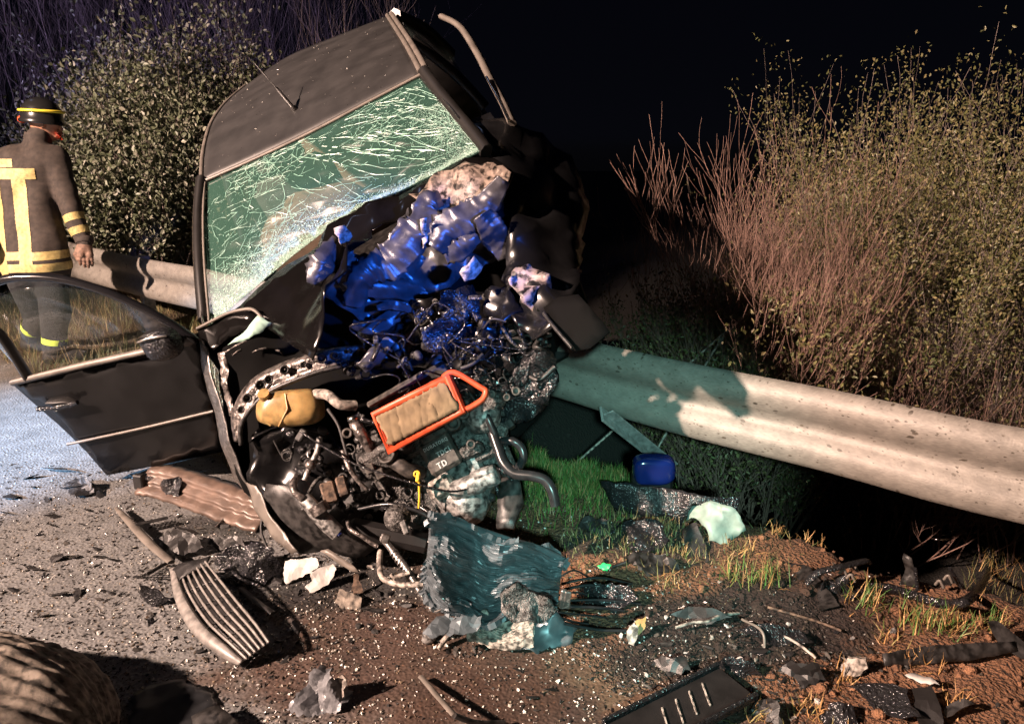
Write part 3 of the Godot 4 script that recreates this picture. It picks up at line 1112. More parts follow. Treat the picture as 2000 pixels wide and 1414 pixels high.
func side_door():
	var b := B.new()
	plate(b, DD([[26, 752], [100, 733], [200, 712], [290, 692], [378, 662], [392, 690], [410, 770], [428, 840], [436, 884], [330, 906], [205, 932], [165, 885], [110, 830], [62, 786]]), .05, .012, .05, 71, .0, 1.2)
	var d := part("front_door", b, M.door, car, "open dark door hanging out to the left")
	b = B.new()
	b.tube(spl(DD([[-75, 620], [-60, 580], [0, 548], [62, 541], [130, 548], [200, 568], [270, 598], [330, 630], [382, 664]], .0), 5), .021, 8, true, false, .8)
	part("window_frame", b, M.paint_gloss, d)
	b = B.new()
	b.tube(spl(DD([[-75, 620], [-20, 640], [10, 668], [54, 738]], .0), 5), .026, 8, true, false, .6)
	part("window_frame", b, M.paint, d)
	b = B.new()
	b.sheet([PackedVector3Array(DD([[-70, 600], [62, 548], [200, 572], [300, 620]], -.01)), PackedVector3Array(DD([[-20, 660], [50, 738], [170, 712], [290, 688]], -.01))], .004)
	part("window", b, M.glass, d)
	b = B.new()
	b.tube(DD([[22, 748], [150, 716], [292, 684]], .012), .014, 6)
	part("belt_moulding", b, M.trim, d)
	b = B.new()
	plate(b, DD([[262, 592], [330, 628], [384, 664], [372, 676], [290, 690], [285, 650]], .01), .012, .004, .04, 72)
	part("mirror_base", b, M.plastic, d)
	b = B.new()
	b.tube(spl(DD([[130, 868], [270, 838], [416, 803]], .006), 5), .0065, 6)
	part("side_moulding", b, M.trim, d)
	b = B.new()
	b.tube(spl(DD([[72, 799], [105, 797], [150, 786]], .035), 4), .011, 6)
	b.tube(DD([[110, 797], [112, 799]], .02), .02, 8)
	b.tube(DD([[140, 790], [141, 791]], .02), .018, 8)
	part("handle", b, M.black_gloss, d)
	b = B.new()
	b.tube(DD([[92, 785], [130, 780], [150, 786]], .004), [.02, .034, .012], 10, true, false, .3)
	part("handle_cup", b, M.black, d)
	# mirror
	b = B.new()
	var t := frame(door_at(315, 672, .11), door_at(350, 655) - door_at(280, 668), door_at(315, 640) - door_at(318, 710))
	b.blob(Transform3D(t.basis.scaled_local(Vector3(.075, .065, .05)), t.origin), .1, noise(3, 1.0), 18, 12, .7)
	b.tube([t.origin, door_at(345, 664, .01)], [.025, .035], 8)
	var m := part("mirror", b, M.black_gloss, d)
	b = B.new()
	b.tube([t * Vector3(-.06, .045, .04), t * Vector3(.0, .058, .05), t * Vector3(.06, .05, .035)], .006, 6)
	part("mirror_trim", b, M.chrome, m)


func cracks(gl: Array, screen: Node3D):
	var r := RandomNumberGenerator.new()
	r.seed = 7
	var out := CB * Vector3(0, .55, .83)
	var at := func(u: float, v: float) -> Vector3:
		var y := clampf(v, 0, 1) * 24.0
		var x := clampf(u, 0, 1) * 32.0
		var i := mini(int(y), 23)
		var j := mini(int(x), 31)
		var p: Vector3 = gl[i][j].lerp(gl[i][j + 1], x - j)
		var q: Vector3 = gl[i + 1][j].lerp(gl[i + 1][j + 1], x - j)
		return p.lerp(q, y - i) + out * .003
	var b := B.new()
	b.grp = -1
	var line := func(pts: Array, w: float):
		for k in pts.size() - 1:
			if pts[k].x < .01 or pts[k].x > .99 or pts[k].y < .02 or pts[k].y > .99: continue
			if r.randf() < .16: continue
			var p: Vector3 = at.call(pts[k].x, pts[k].y)
			var q: Vector3 = at.call(pts[k + 1].x, pts[k + 1].y)
			var s := (q - p).cross(out).normalized() * w * r.randf_range(.35, 1.3)
			b.quadn(p - s, p + s, q + s * .9, q - s * .9, out)
	var walk := func(u: float, v: float, ang: float, n: int, step: float, w: float, bend := .25):
		var pts := [Vector2(u, v)]
		for k in n:
			ang += r.randf_range(-bend, bend)
			u += cos(ang) * step
			v += sin(ang) * step * 1.6
			pts.append(Vector2(u, v))
		line.call(pts, w * .68)
	# long cracks that run down from the two struck places and along the bottom
	for k in 17:   # long curved ones towards the bottom right
		var u0 := .42 + .032 * k
		walk.call(u0, r.randf_range(.08, .4) * (1.0 if k < 11 else .4), .75 + .02 * k, 15, .021, .0021, .1)
		for q in 5:
			var v0 := r.randf_range(.1, .85)
			walk.call(u0 + .1 * v0 + r.randf_range(-.02, .02), v0, r.randf_range(-.25, .2), 3, .009, .0011, .3)
	for k in 9:
		walk.call(r.randf_range(.28, .6), r.randf_range(.3, .6), r.randf_range(.9, 1.6), 14, .026, .0014)
	for o in [Vector2(.76, .25), Vector2(.3, .12), Vector2(.24, .75), Vector2(.93, .6)]:
		for k in 15:
			walk.call(o.x, o.y, TAU * k / 15 + r.randf_range(-.2, .2), 9, .018, .0012)
		for k in 4:
			var pts := []
			var rad := .03 + .035 * k
			for q in 19: pts.append(o + Vector2(cos(q * TAU / 18) * rad, sin(q * TAU / 18) * rad * 1.7) * r.randf_range(.85, 1.15))
			line.call(pts, .0007)
	for k in 46:   # short curved ones in the upper right
		walk.call(r.randf_range(.6, .97), r.randf_range(.05, .7), r.randf_range(-.3, .5), 5, .014, .0013, .4)
	for k in 5:
		walk.call(.03 + .03 * k, .5 + .05 * k, r.randf_range(1.0, 1.8), 12, .03, .0014)
	for k in 6:
		walk.call(r.randf_range(.02, .2), r.randf_range(.15, .6), r.randf_range(-.3, .6), 10, .024, .0011)
	var web := PackedVector2Array()
	for k in 1300:
		var q := Vector2(r.randf(), r.randf())
		match k % 5:
			0: q = Vector2(r.randfn(.8, .13), r.randfn(.4, .25))
			1: q = Vector2(r.randfn(.16, .12), r.randfn(.7, .2))
			2: q = Vector2(r.randf(), 1.0 - absf(r.randfn(0, .12)))
			3: q = Vector2(r.randfn(.28, .1), r.randfn(.2, .12))
		if q.x > .01 and q.x < .99 and q.y > .03 and q.y < .99: web.append(q)
	var ids := Geometry2D.triangulate_delaunay(web)
	for k in ids.size() / 3:
		for e in [[0, 1], [1, 2]]:
			var q := web[ids[k * 3 + e[0]]]
			var w := web[ids[k * 3 + e[1]]]
			if q.distance_to(w) > .09 or r.randf() < .8: continue
			line.call([q, q.lerp(w, .5) + Vector2(r.randf_range(-.006, .006), r.randf_range(-.006, .006)), w], .0008)
	part("cracks", b, M.crack, screen).set_meta("kind", "stuff")
	# frost of crushed glass: the lower left field and the bottom edge
	var f := B.new()
	f.grp = -1
	var cell := func(u: float, v: float, s: float):
		var p: Vector3 = at.call(u, v)
		if u < .005 or u > .995 or v < .02 or v > .995: return
		var n := (out + Vector3(r.randf_range(-1, 1), r.randf_range(-1, 1), r.randf_range(-1, 1)) * .7).normalized()
		var x := n.cross(Vector3(r.randf_range(-1, 1), r.randf_range(-1, 1), .3)).normalized() * s
		var y := n.cross(x) * r.randf_range(.15, .8)
		f.trin(p - x, p + y, p + x * r.randf_range(.3, 1.0) - y * .4, out)
	for k in 7000:
		var u := r.randf()
		var v := 1.0 - absf(r.randfn(0, .045)) - .03 * (u if u > .4 else 0.0)
		cell.call(u, v, r.randf_range(.0014, .004))
	for k in 13000:
		var q := Vector2(r.randfn(.2, .13), r.randfn(.88, .1))
		cell.call(q.x, q.y, r.randf_range(.0012, .0046))
	for k in 4500:
		cell.call(clampf(r.randfn(.93, .06), 0, .99), r.randf_range(.35, 1.0), r.randf_range(.001, .003))
	for k in 700:
		cell.call(r.randf(), r.randf_range(.1, 1.0), r.randf_range(.001, .003))
	for k in 500:
		cell.call(clampf(r.randfn(.02, .03), .006, .3), r.randf_range(.2, 1.0), r.randf_range(.001, .003))
	part("crushed_glass", f, M.frost, screen).set_meta("kind", "stuff")


# ---------------------------------------------------------------- the torn front
func car_front():
	var b := B.new()
	# bonnet, folded up against the glass
	plate(b, PP([[405, 640, 3.02], [520, 545, 2.98], [640, 440, 2.93], [715, 396, 2.93], [800, 366, 2.92], [905, 304, 2.90], [960, 302, 2.86], [1002, 334, 2.78], [985, 372, 2.80], [900, 392, 2.86], [800, 420, 2.86], [720, 445, 2.82], [672, 470, 2.60], [640, 560, 2.52], [604, 700, 2.52], [560, 668, 2.70], [520, 640, 2.84], [490, 604, 2.93]]), .005, .018, .05, 81, .004, 3.0)
	var hood := part("bonnet", b, M.bonnet, car, "bonnet folded back against the windscreen")
	b = B.new()
	plate(b, PP([[796, 376, 2.85], [850, 342, 2.85], [905, 310, 2.84], [958, 308, 2.80], [998, 336, 2.73], [978, 372, 2.70], [940, 398, 2.68], [890, 425, 2.72], [842, 412, 2.80]]), .004, .028, .03, 82, .006, 8.0)
	part("bonnet_corner", b, M.flaked, hood, "crumpled bonnet corner with flaking paint")
	# torn skins behind the fold
	b = B.new()
	plate(b, PP([[606, 566, 2.76], [650, 484, 2.74], [690, 494, 2.80], [745, 500, 2.82], [800, 396, 2.84], [850, 382, 2.84], [985, 345, 2.80], [992, 490, 2.84], [970, 508, 2.86], [900, 540, 2.88], [850, 590, 2.86], [725, 655, 2.82], [690, 612, 2.80]]), .004, .05, .022, 89, .006, 6.5)
	part("torn_panel", b, M.torn_dark, car)
	var strips := [
		[[[612, 556, 2.66], [626, 520, 2.67], [650, 500, 2.70], [672, 520, 2.74], [684, 566, 2.76]], [.05, .10, .13, .12, .06]],
		[[[690, 600, 2.74], [700, 552, 2.70], [724, 530, 2.68], [762, 512, 2.70], [796, 474, 2.68], [826, 440, 2.70], [836, 400, 2.72], [862, 388, 2.78]], [.06, .09, .10, .13, .14, .12, .10, .05]],
		[[[846, 484, 2.72], [872, 448, 2.70], [910, 424, 2.69], [950, 398, 2.68], [984, 350, 2.67]], [.09, .13, .12, .10, .05]],
		[[[868, 500, 2.74], [900, 486, 2.71], [930, 458, 2.72], [962, 424, 2.73]], [.06, .08, .06, .04]],
		[[[940, 418, 2.64], [958, 446, 2.67], [974, 480, 2.72], [984, 506, 2.77]], [.07, .10, .09, .04]],
		[[[690, 566, 2.74], [740, 560, 2.76], [800, 570, 2.80], [846, 584, 2.84]], [.07, .09, .07, .04]],
		[[[688, 632, 2.70], [720, 640, 2.71], [760, 622, 2.74], [800, 596, 2.78]], [.03, .05, .06, .03]],
		[[[736, 602, 2.70], [770, 596, 2.72], [812, 610, 2.76]], [.02, .035, .02]],
		[[[706, 720, 2.62], [734, 694, 2.63], [764, 662, 2.66]], [.045, .055, .04]]]
	for i in strips.size():
		b = B.new()
		ribbon(b, PP(strips[i][0]), strips[i][1], 90 + i)
		part("torn_panel", b, M.torn, car)
	for q in [[[[652, 446, 2.66], [676, 440, 2.66], [690, 462, 2.70], [680, 486, 2.70], [664, 474, 2.66]], 1], [[[896, 532, 2.56], [926, 500, 2.56], [946, 520, 2.60], [930, 545, 2.58], [908, 550, 2.56]], 2], [[[820, 428, 2.66], [834, 424, 2.66], [836, 470, 2.68], [826, 486, 2.68]], 3]]:
		b = B.new()
		plate(b, PP(q[0]), .004, .02, .018, 120 + q[1], .004, 12.0)
		part("torn_metal", b, M.pale, car)
	# backing sheet, its near-black painting the shade deep in the engine bay
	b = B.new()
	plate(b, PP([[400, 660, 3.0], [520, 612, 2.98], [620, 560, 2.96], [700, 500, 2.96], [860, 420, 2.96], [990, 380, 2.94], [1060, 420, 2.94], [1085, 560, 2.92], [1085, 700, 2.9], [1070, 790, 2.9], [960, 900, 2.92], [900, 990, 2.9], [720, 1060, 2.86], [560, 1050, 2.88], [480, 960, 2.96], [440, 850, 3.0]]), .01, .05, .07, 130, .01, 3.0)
	part("engine_bay_wall", b, M.shade_black, car)
	# left wing: lip, edge, torn strip
	b = B.new()
	b.tube(spl(PP([[384, 642, 2.98], [440, 614, 2.93], [478, 604, 2.9], [496, 606, 2.88], [512, 622, 2.86]]), 5), .007, 6)
	var wing := part("wing", b, M.trim, car, "left wing torn off its edge")
	b = B.new()
	plate(b, PP([[386, 644, 2.99], [440, 616, 2.94], [492, 607, 2.9], [520, 628, 2.9], [470, 650, 2.93], [432, 668, 2.95], [412, 690, 2.97]]), .004, .012, .03, 131, .004, 6.0)
	part("wing_skin", b, M.bonnet, wing)
	b = B.new()
	plate(b, PP([[388, 668, 2.98], [402, 680, 2.95], [412, 740, 2.93], [430, 800, 2.92], [446, 862, 2.92], [470, 925, 2.93], [494, 968, 2.95], [486, 976, 2.98], [455, 930, 3.0], [432, 868, 3.0], [410, 780, 3.0], [392, 715, 3.0]]), .006, .004, .02, 132, .001, 4.0)
	part("wing_edge", b, M.metal, wing)
	b = B.new()
	plate(b, PP([[424, 690, 2.84], [438, 686, 2.84], [444, 735, 2.83], [446, 770, 2.83], [456, 800, 2.82], [462, 815, 2.82], [446, 812, 2.82], [436, 770, 2.83]]), .004, .012, .018, 133, .004, 9.0)
	part("torn_metal", b, M.bare, wing)
	b = B.new()
	plate(b, PP([[444, 674, 2.90], [478, 642, 2.88], [505, 616, 2.85], [534, 632, 2.85], [502, 652, 2.87], [476, 664, 2.88]]), .003, .02, .02, 134, .004, 9.0)
	part("broken_glass", b, M.frost, wing)
	for q in [[[440, 688], [480, 666]], [[455, 694], [470, 684]], [[494, 688], [518, 680]], [[540, 684], [552, 690]]]:
		b = B.new()
		b.tube([P(q[0][0], q[0][1], 2.86), P((q[0][0] + q[1][0]) * .5, (q[0][1] + q[1][1]) * .5 - 2, 2.84), P(q[1][0], q[1][1], 2.86)], .007, 6, true, false, .5)
		part("bracket", b, M.bare, wing)
	# inner wing flange: pressed arch with holes
	var outer := spl(PP([[456, 862, 2.80], [450, 815, 2.79], [466, 772, 2.78], [494, 738, 2.77], [540, 712, 2.76], [600, 690, 2.75], [655, 678, 2.75], [708, 672, 2.77]]), 5)
	var inner := spl(PP([[470, 866, 2.74], [470, 830, 2.73], [488, 797, 2.72], [524, 763, 2.71], [574, 740, 2.70], [625, 722, 2.70], [672, 710, 2.71], [716, 692, 2.74]]), 5)
	var rows := []
	var nz := noise(15, 6.0, 2)
	for k in 6:
		var row := PackedVector3Array()
		for i in outer.size():
			var p: Vector3 = (outer[i] as Vector3).lerp(inner[i], k / 5.0)
			row.append(p + (EYE - p).normalized() * (.016 * sin(k * 1.25) + .012 * nz.get_noise_3dv(p * 3.0)))
		rows.append(row)
	b = B.new()
	b.sheet(rows, .003)
	var arch := part("inner_wing", b, M.bare, car, "bare crumpled inner wing arch")
	b = B.new()
	b.tube(inner.map(func(p): return p + (EYE - p).normalized() * .012 - UPV * .006), .009, 6)
	part("arch_lip", b, M.plastic, arch)
	for q in [[508, 752, .016], [524, 741, .013], [555, 722, .014], [592, 712, .009], [628, 700, .016], [655, 695, .010], [470, 800, .010], [482, 778, .014]]:
		b = B.new()
		b.ring(P(q[0], q[1], 2.705), EYE - P(q[0], q[1], 2.7), q[2], .004, 14, 5)
		b.lathe(P(q[0], q[1], 2.708), EYE - P(q[0], q[1], 2.7), [[q[2], 0], [q[2] * .9, -.006], [.001, -.008]], 14)
		part("pressed_hole", b, M.black, arch)
	# coolant tank
	b = B.new()
	var tk := frame(P(568, 797, 2.70), P(630, 790, 2.70) - P(508, 798, 2.70), UPV)
	b.blob(Transform3D(tk.basis.scaled_local(Vector3(.118, .066, .07)), tk.origin), .12, noise(25, 1.2), 26, 18, .62)
	var tank := part("coolant_tank", b, M.tan, car, "yellowed plastic coolant tank")
	b = B.new()
	b.tube([tk * Vector3(-.075, .04, .045), tk * Vector3(-.075, .055, .06)], .017, 12)
	b.tube([tk * Vector3(-.075, .05, .052), tk * Vector3(-.075, .062, .068)], .021, 12)
	part("cap", b, M.tan, tank)
	b = B.new()
	b.tube([tk * Vector3(.0, .055, .06), tk * Vector3(.01, .0, .076), tk * Vector3(-.03, -.06, .06)], .004, 5)
	b.tube([tk * Vector3(-.10, -.02, .05), tk * Vector3(-.06, -.055, .05)], .006, 5)
	part("moulded_seam", b, M.tan, tank)
	b = B.new()
	b.tube(spl(PP([[616, 770, 2.68], [640, 772, 2.64], [664, 790, 2.63], [694, 792, 2.66]]), 5), .019, 10)
	part("filler_pipe", b, M.pale, tank)
	# wheel arch liner and the dusty panel below
	b = B.new()
	plate(b, PP([[516, 948, 2.62], [560, 952, 2.58], [610, 1000, 2.55], [668, 1040, 2.56], [730, 1075, 2.6], [700, 1096, 2.64], [640, 1075, 2.64], [582, 1085, 2.6], [540, 1050, 2.62], [510, 1000, 2.66]]), .005, .018, .05, 140, .004, 2.5)
	var liner := part("arch_liner", b, M.plastic, car)
	b = B.new()
	plate(b, PP([[478, 942, 2.72], [500, 950, 2.66], [520, 1000, 2.6], [560, 1050, 2.56], [582, 1078, 2.54], [570, 1084, 2.56], [530, 1050, 2.6], [500, 1005, 2.66]]), .004, .006, .02, 141, .003, 6.0)
	part("liner_edge", b, M.trim, liner)
	b = B.new()
	plate(b, PP([[624, 1076, 2.5], [640, 1072, 2.5], [690, 1106, 2.47], [700, 1118, 2.46], [684, 1116, 2.47]]), .004, .004, .02, 142, .002, 6.0)
	part("liner_edge", b, M.trim, liner)
	# right wing: crushed, its lamp bay, the bumper corner hanging over the rail
	b = B.new()
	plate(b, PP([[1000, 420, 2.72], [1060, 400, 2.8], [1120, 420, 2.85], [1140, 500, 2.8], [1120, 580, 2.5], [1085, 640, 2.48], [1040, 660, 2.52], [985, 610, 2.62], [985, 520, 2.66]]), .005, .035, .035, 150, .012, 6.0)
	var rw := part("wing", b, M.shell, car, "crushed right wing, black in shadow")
	b = B.new()
	plate(b, PP([[994, 545, 2.58], [1010, 520, 2.58], [1040, 512, 2.57], [1062, 530, 2.58], [1078, 566, 2.6], [1068, 600, 2.6], [1045, 612, 2.58], [1020, 590, 2.56]]), .004, .045, .018, 151, .006, 13.0)
	part("crumpled_foil", b, M.flaked, rw)
	b = B.new()
	plate(b, PP([[1060, 600, 2.50], [1090, 580, 2.46], [1130, 575, 2.42], [1165, 615, 2.38], [1190, 648, 2.36], [1150, 680, 2.36], [1120, 684, 2.38], [1085, 640, 2.44]]), .006, .012, .04, 152, .003, 3.0)
	var corner := part("bumper_corner", b, M.shade_black, rw)
	b = B.new()
	b.tube(spl(PP([[1062, 612, 2.48], [1085, 642, 2.42], [1118, 680, 2.36]]), 4), .007, 6)
	part("corner_lip", b, M.plastic, corner)


# ---------------------------------------------------------------- engine
func lump(x, y, d, w, h, t, turn := -30.0, tilt := 0.0, bev := .012) -> B:   # a cast block, sizes in metres, turned in the plane across the sight
	var b := B.new()
	b.box(lay(x, y, d, turn, tilt), Vector3(w, h, t), bev)
	return b


func lay(x, y, d, turn := -30.0, tilt := 0.0) -> Transform3D:
	var o := P(x, y, d)
	var f := (EYE - o).normalized()
	var r := UPV.cross(f).normalized()
	var u := f.cross(r)
	return Transform3D(Basis(r, u, f) * Basis(Vector3.BACK, deg_to_rad(-turn)) * Basis(Vector3.RIGHT, deg_to_rad(tilt)), o)


func drum(x, y, d, dir: Vector3, prof: Array) -> B:
	var b := B.new()
	b.lathe(P(x, y, d), dir, prof, 22)
	return b


func hose(called, pts: Array, r, m: Material, parent: Node3D, label := "", n := 6, sides := 8) -> MeshInstance3D:
	var b := B.new()
	b.tube(spl(PP(pts), n), r, sides)
	return part(called, b, m, parent, label)


func engine():
	var e := car
	var face := (EYE - P(850, 880, 2.6)).normalized()
	# block, head, gearbox
	var blk := part("engine_block", lump(850, 895, 2.80, .46, .40, .30, -30, 0, .03), M.cast, e, "dirty engine block tilted with the car")
	part("cylinder_head", lump(815, 850, 2.66, .46, .10, .16, -30, 12, .02), M.cast, blk)
	part("gearbox", drum(905, 965, 2.66, (face + Vector3(.2, -.5, 0)).normalized(), [[.001, .13], [.05, .125], [.062, .10], [.085, .07], [.095, .03], [.12, .0], [.12, -.04], [.10, -.06], [.001, -.08]]), M.alu, blk, "pale cast gearbox housing")
	part("gearbox_flange", lump(862, 952, 2.58, .10, .075, .07, -30, 0, .02), M.pale, blk)
	part("starter_motor", drum(928, 945, 2.54, Vector3(.8, .42, .2), [[.001, -.09], [.03, -.09], [.036, -.08], [.036, .02], [.03, .03], [.03, .08], [.024, .09], [.001, .09]]), M.alu, blk)
	part("solenoid", drum(945, 925, 2.52, Vector3(.8, .42, .2), [[.001, -.045], [.02, -.045], [.022, .0], [.018, .045], [.001, .045]]), M.alu, blk)
	# cover with its lettering
	var cv := part("engine_cover", lump(860, 887, 2.56, .118, .125, .03, -28, -14, .012), M.dusty_plastic, blk)
	part("cover_step", lump(848, 852, 2.58, .10, .03, .035, -28, -14, .008), M.dusty_plastic, cv)
	var lt := lay(860, 887, 2.56, -28, -14)
	for q in [["DURATORQ", .0175, 0.0, .034], ["TDCi", .024, .012, -.002], ["TD", .03, -.012, -.038]]:
		var t := TextMesh.new()
		t.text = q[0]
		var sf := SystemFont.new()
		sf.font_names = PackedStringArray(["Droid Sans"])
		sf.font_weight = 700
		t.font = sf
		t.font_size = 32
		t.pixel_size = q[1] / 32.0
		t.depth = .0015
		var o := MeshInstance3D.new()
		o.name = numbered("lettering", cv)
		o.mesh = t
		o.material_override = M.ink
		var tt := lt * Transform3D(Basis(), Vector3(q[2], q[3], .0165))
		o.transform = Transform3D(tt.basis, tt.origin - place_of(cv))
		cv.add_child(o)
	# top of the engine
	part("filter_box", lump(820, 782, 2.66, .30, .16, .10, -30, -6, .015), M.plastic, blk, "open black air filter box")
	part("filter_box_edge", lump(772, 762, 2.60, .22, .022, .04, -30, -6, .006), M.dusty_plastic, blk)
	hose("intake_pipe", [[688, 822, 2.58], [698, 838, 2.56], [712, 858, 2.56], [724, 880, 2.58]], [.015, .016, .018, .02, .022, .022, .022, .022, .022, .022, .021, .02, .02, .02, .02, .019, .018, .018, .018], M.bare, blk)
	part("pipe_clamp", drum(690, 818, 2.57, Vector3(.3, -.9, .2), [[.018, -.012], [.02, -.012], [.02, .012], [.018, .012]]), M.chrome, blk)
	part("oil_filler", drum(790, 868, 2.56, (face + Vector3(0, .5, 0)).normalized(), [[.03, -.03], [.03, .02], [.034, .022], [.034, .034], [.026, .036], [.024, .028], [.001, .026]]), M.plastic, blk)
	part("breather", drum(812, 852, 2.57, face, [[.017, -.03], [.018, .01], [.012, .016], [.001, .016]]), M.dusty_plastic, blk)
	part("turbo_pipe", drum(762, 892, 2.58, Vector3(-.3, .6, .7), [[.026, -.06], [.03, .0], [.034, .03], [.03, .036], [.024, .03], [.001, .0]]), M.dusty_plastic, blk)
	hose("turbo_elbow", [[758, 895, 2.6], [775, 905, 2.57], [800, 920, 2.57], [822, 925, 2.6]], .026, M.dusty_plastic, blk, "", 5, 10)
	for q in [[884, 826, .022], [904, 806, .018], [678, 846, .014], [768, 868, .012], [920, 868, .013], [1008, 764, .012], [990, 776, .010], [960, 770, .011]]:
		var b := B.new()
		b.ring(P(q[0], q[1], 2.54), face, q[2], q[2] * .34, 16, 8)
		b.lathe(P(q[0], q[1], 2.545), face, [[q[2], .0], [q[2] * .4, -.004], [.001, -.004]], 14)
		part("pulley", b, M.dusty_plastic, blk)
	part("alternator", drum(945, 815, 2.60, (face + Vector3(.4, .1, 0)).normalized(), [[.001, .06], [.02, .06], [.03, .05], [.048, .04], [.056, .02], [.056, -.05], [.05, -.06]]), M.alu, blk)
	part("pump", drum(968, 782, 2.58, (face + Vector3(.2, .3, 0)).normalized(), [[.001, .03], [.014, .03], [.02, .02], [.036, .01], [.036, -.04]]), M.cast, blk)
	part("water_outlet", lump(920, 880, 2.58, .09, .05, .05, -20, 10, .014), M.cast, blk)
	part("manifold", lump(925, 900, 2.60, .05, .11, .05, -24, 0, .016), M.alu, blk)
	part("manifold", lump(950, 888, 2.60, .10, .035, .05, -24, 0, .012), M.cast, blk)
	part("bracket", lump(972, 850, 2.62, .06, .09, .03, 20, 0, .01), M.cast, blk)
	part("bracket", lump(990, 900, 2.66, .05, .12, .03, -24, 10, .01), M.cast, blk)
	# dipstick
	var b := B.new()
	b.tube(PP([[818, 942, 2.50], [819, 970, 2.50], [818, 992, 2.52]]), .0045, 6)
	b.box(lay(816, 932, 2.5, 8), Vector3(.014, .034, .012), .004)
	b.ring(P(814, 926, 2.5), face, .009, .0035, 14, 6)
	part("dipstick", b, M.yellow, blk)
	# hoses
	hose("coolant_hose", [[962, 845, 2.56], [974, 880, 2.53], [984, 905, 2.51], [1005, 925, 2.49], [1040, 930, 2.47], [1064, 938, 2.46], [1078, 958, 2.45], [1085, 988, 2.45]], .0175, M.rubber, e, "glossy black S shaped coolant hose", 7, 12)
	hose("loop_hose", [[980, 862, 2.6], [1002, 862, 2.58], [1018, 875, 2.58], [1022, 895, 2.58], [1012, 915, 2.6]], .015, M.rubber, e, "", 6, 10)
	hose("heater_hose", [[940, 790, 2.58], [952, 815, 2.55], [966, 848, 2.55]], .013, M.rubber, e, "", 6, 10)
	hose("brake_cable", [[586, 842, 2.56], [630, 872, 2.52], [690, 905, 2.5], [760, 930, 2.48], [830, 950, 2.47], [880, 960, 2.49], [915, 955, 2.52]], .0038, M.black_gloss, e, "", 6, 6)
	hose("cable", [[640, 800, 2.62], [660, 830, 2.58], [672, 870, 2.56], [690, 930, 2.55], [718, 958, 2.55]], .006, M.rubber_dull, e, "", 6, 6)
	hose("cable", [[668, 880, 2.56], [682, 915, 2.54], [700, 940, 2.54], [716, 956, 2.55]], .009, M.bare, e, "", 6, 6)
	hose("cable", [[700, 995, 2.58], [760, 985, 2.54], [820, 1000, 2.52], [842, 1020, 2.52], [838, 1060, 2.5]], .007, M.rubber, e, "", 6, 6)
	hose("cable", [[820, 990, 2.52], [845, 1004, 2.5], [880, 1012, 2.52], [912, 1002, 2.56]], .006, M.rubber, e, "", 6, 6)
	# lower left: pipework, brackets, fuse blocks
	part("connector", lump(722, 916, 2.53, .034, .036, .03, -24, 0, .005), M.dusty_plastic, blk)
	part("connector", lump(742, 926, 2.53, .032, .036, .03, -24, 0, .005), M.dusty_plastic, blk)
	part("fuse_block", lump(642, 962, 2.57, .05, .075, .05, -16, 0, .006), M.rust, blk)
	part("fuse_block", lump(668, 950, 2.58, .036, .07, .05, -16, 0, .006), M.rust, blk)
	var st := B.new()
	st.tube(spl(PP([[594, 972, 2.54], [612, 994, 2.53], [636, 1020, 2.52], [660, 1042, 2.52]]), 4), [.023, .024, .025, .026, .027, .028, .028, .028, .029, .029, .028, .028, .027], 12)
	var strut := part("suspension_strut", st, M.alu, e, "dusty suspension strut tube")
	b = B.new()
	b.tube(PP([[618, 985, 2.50], [628, 1002, 2.50]]), .033, 12)
	part("strut_clamp", b, M.bare, strut)
	b = B.new()
	b.tube(PP([[660, 1040, 2.51], [664, 1046, 2.505]]), .011, 10)
	part("bolt_cap", b, M.blue_glass, strut)
	hose("bent_pipe", [[580, 932, 2.58], [572, 945, 2.54], [576, 962, 2.52], [592, 974, 2.52]], .013, M.bare, strut, "", 6, 10)
	hose("steering_rod", [[624, 855, 2.6], [618, 885, 2.58], [605, 910, 2.57], [594, 938, 2.56]], .010, M.alu, e, "", 4, 8)
	part("ball_joint", drum(606, 908, 2.56, face, [[.001, .02], [.014, .018], [.018, .0], [.014, -.02]]), M.bare, e)
	hose("brake_pipe", [[678, 1018, 2.54], [684, 1034, 2.51], [704, 1046, 2.5], [724, 1060, 2.5], [738, 1068, 2.5]], .0075, M.bare, e, "", 6, 8)
	part("horn", drum(776, 1012, 2.52, (face + Vector3(-.1, .3, 0)).normalized(), [[.001, .03], [.02, .03], [.026, .018], [.045, .012], [.047, 0], [.04, -.03]]), M.cast, e)
	part("horn_bracket", lump(790, 1030, 2.49, .022, .05, .02, -20, 0, .005), M.alu, e)
	part("crossmember", lump(760, 1046, 2.62, .30, .07, .10, 14, 0, .02), M.black, e)
	# jumble at the right of the engine: crushed casings and brackets
	var r := RandomNumberGenerator.new()
	r.seed = 33
	var hulls := [[[1000, 690], [1040, 672], [1080, 690], [1090, 740], [1070, 790], [1030, 780], [1000, 740]], [[930, 690], [985, 672], [1010, 720], [990, 760], [950, 745]], [[985, 750], [1040, 760], [1058, 800], [1020, 835], [985, 815], [970, 780]], [[900, 640], [960, 620], [1000, 650], [985, 690], [930, 700]], [[820, 640], [880, 610], [915, 650], [880, 700], [830, 690]], [[940, 560], [990, 545], [1015, 600], [980, 640], [940, 610]], [[860, 570], [925, 555], [940, 610], [890, 640], [855, 610]]]
	for i in hulls.size():
		b = B.new()
		plate(b, hulls[i].map(func(q): return P(q[0], q[1], 2.62 + r.randf_range(-.07, .07))), .006, .06, .026, 160 + i, .008, 9.0)
		part("crushed_casing", b, M.black_gloss if i % 2 == 0 else M.shell, e)
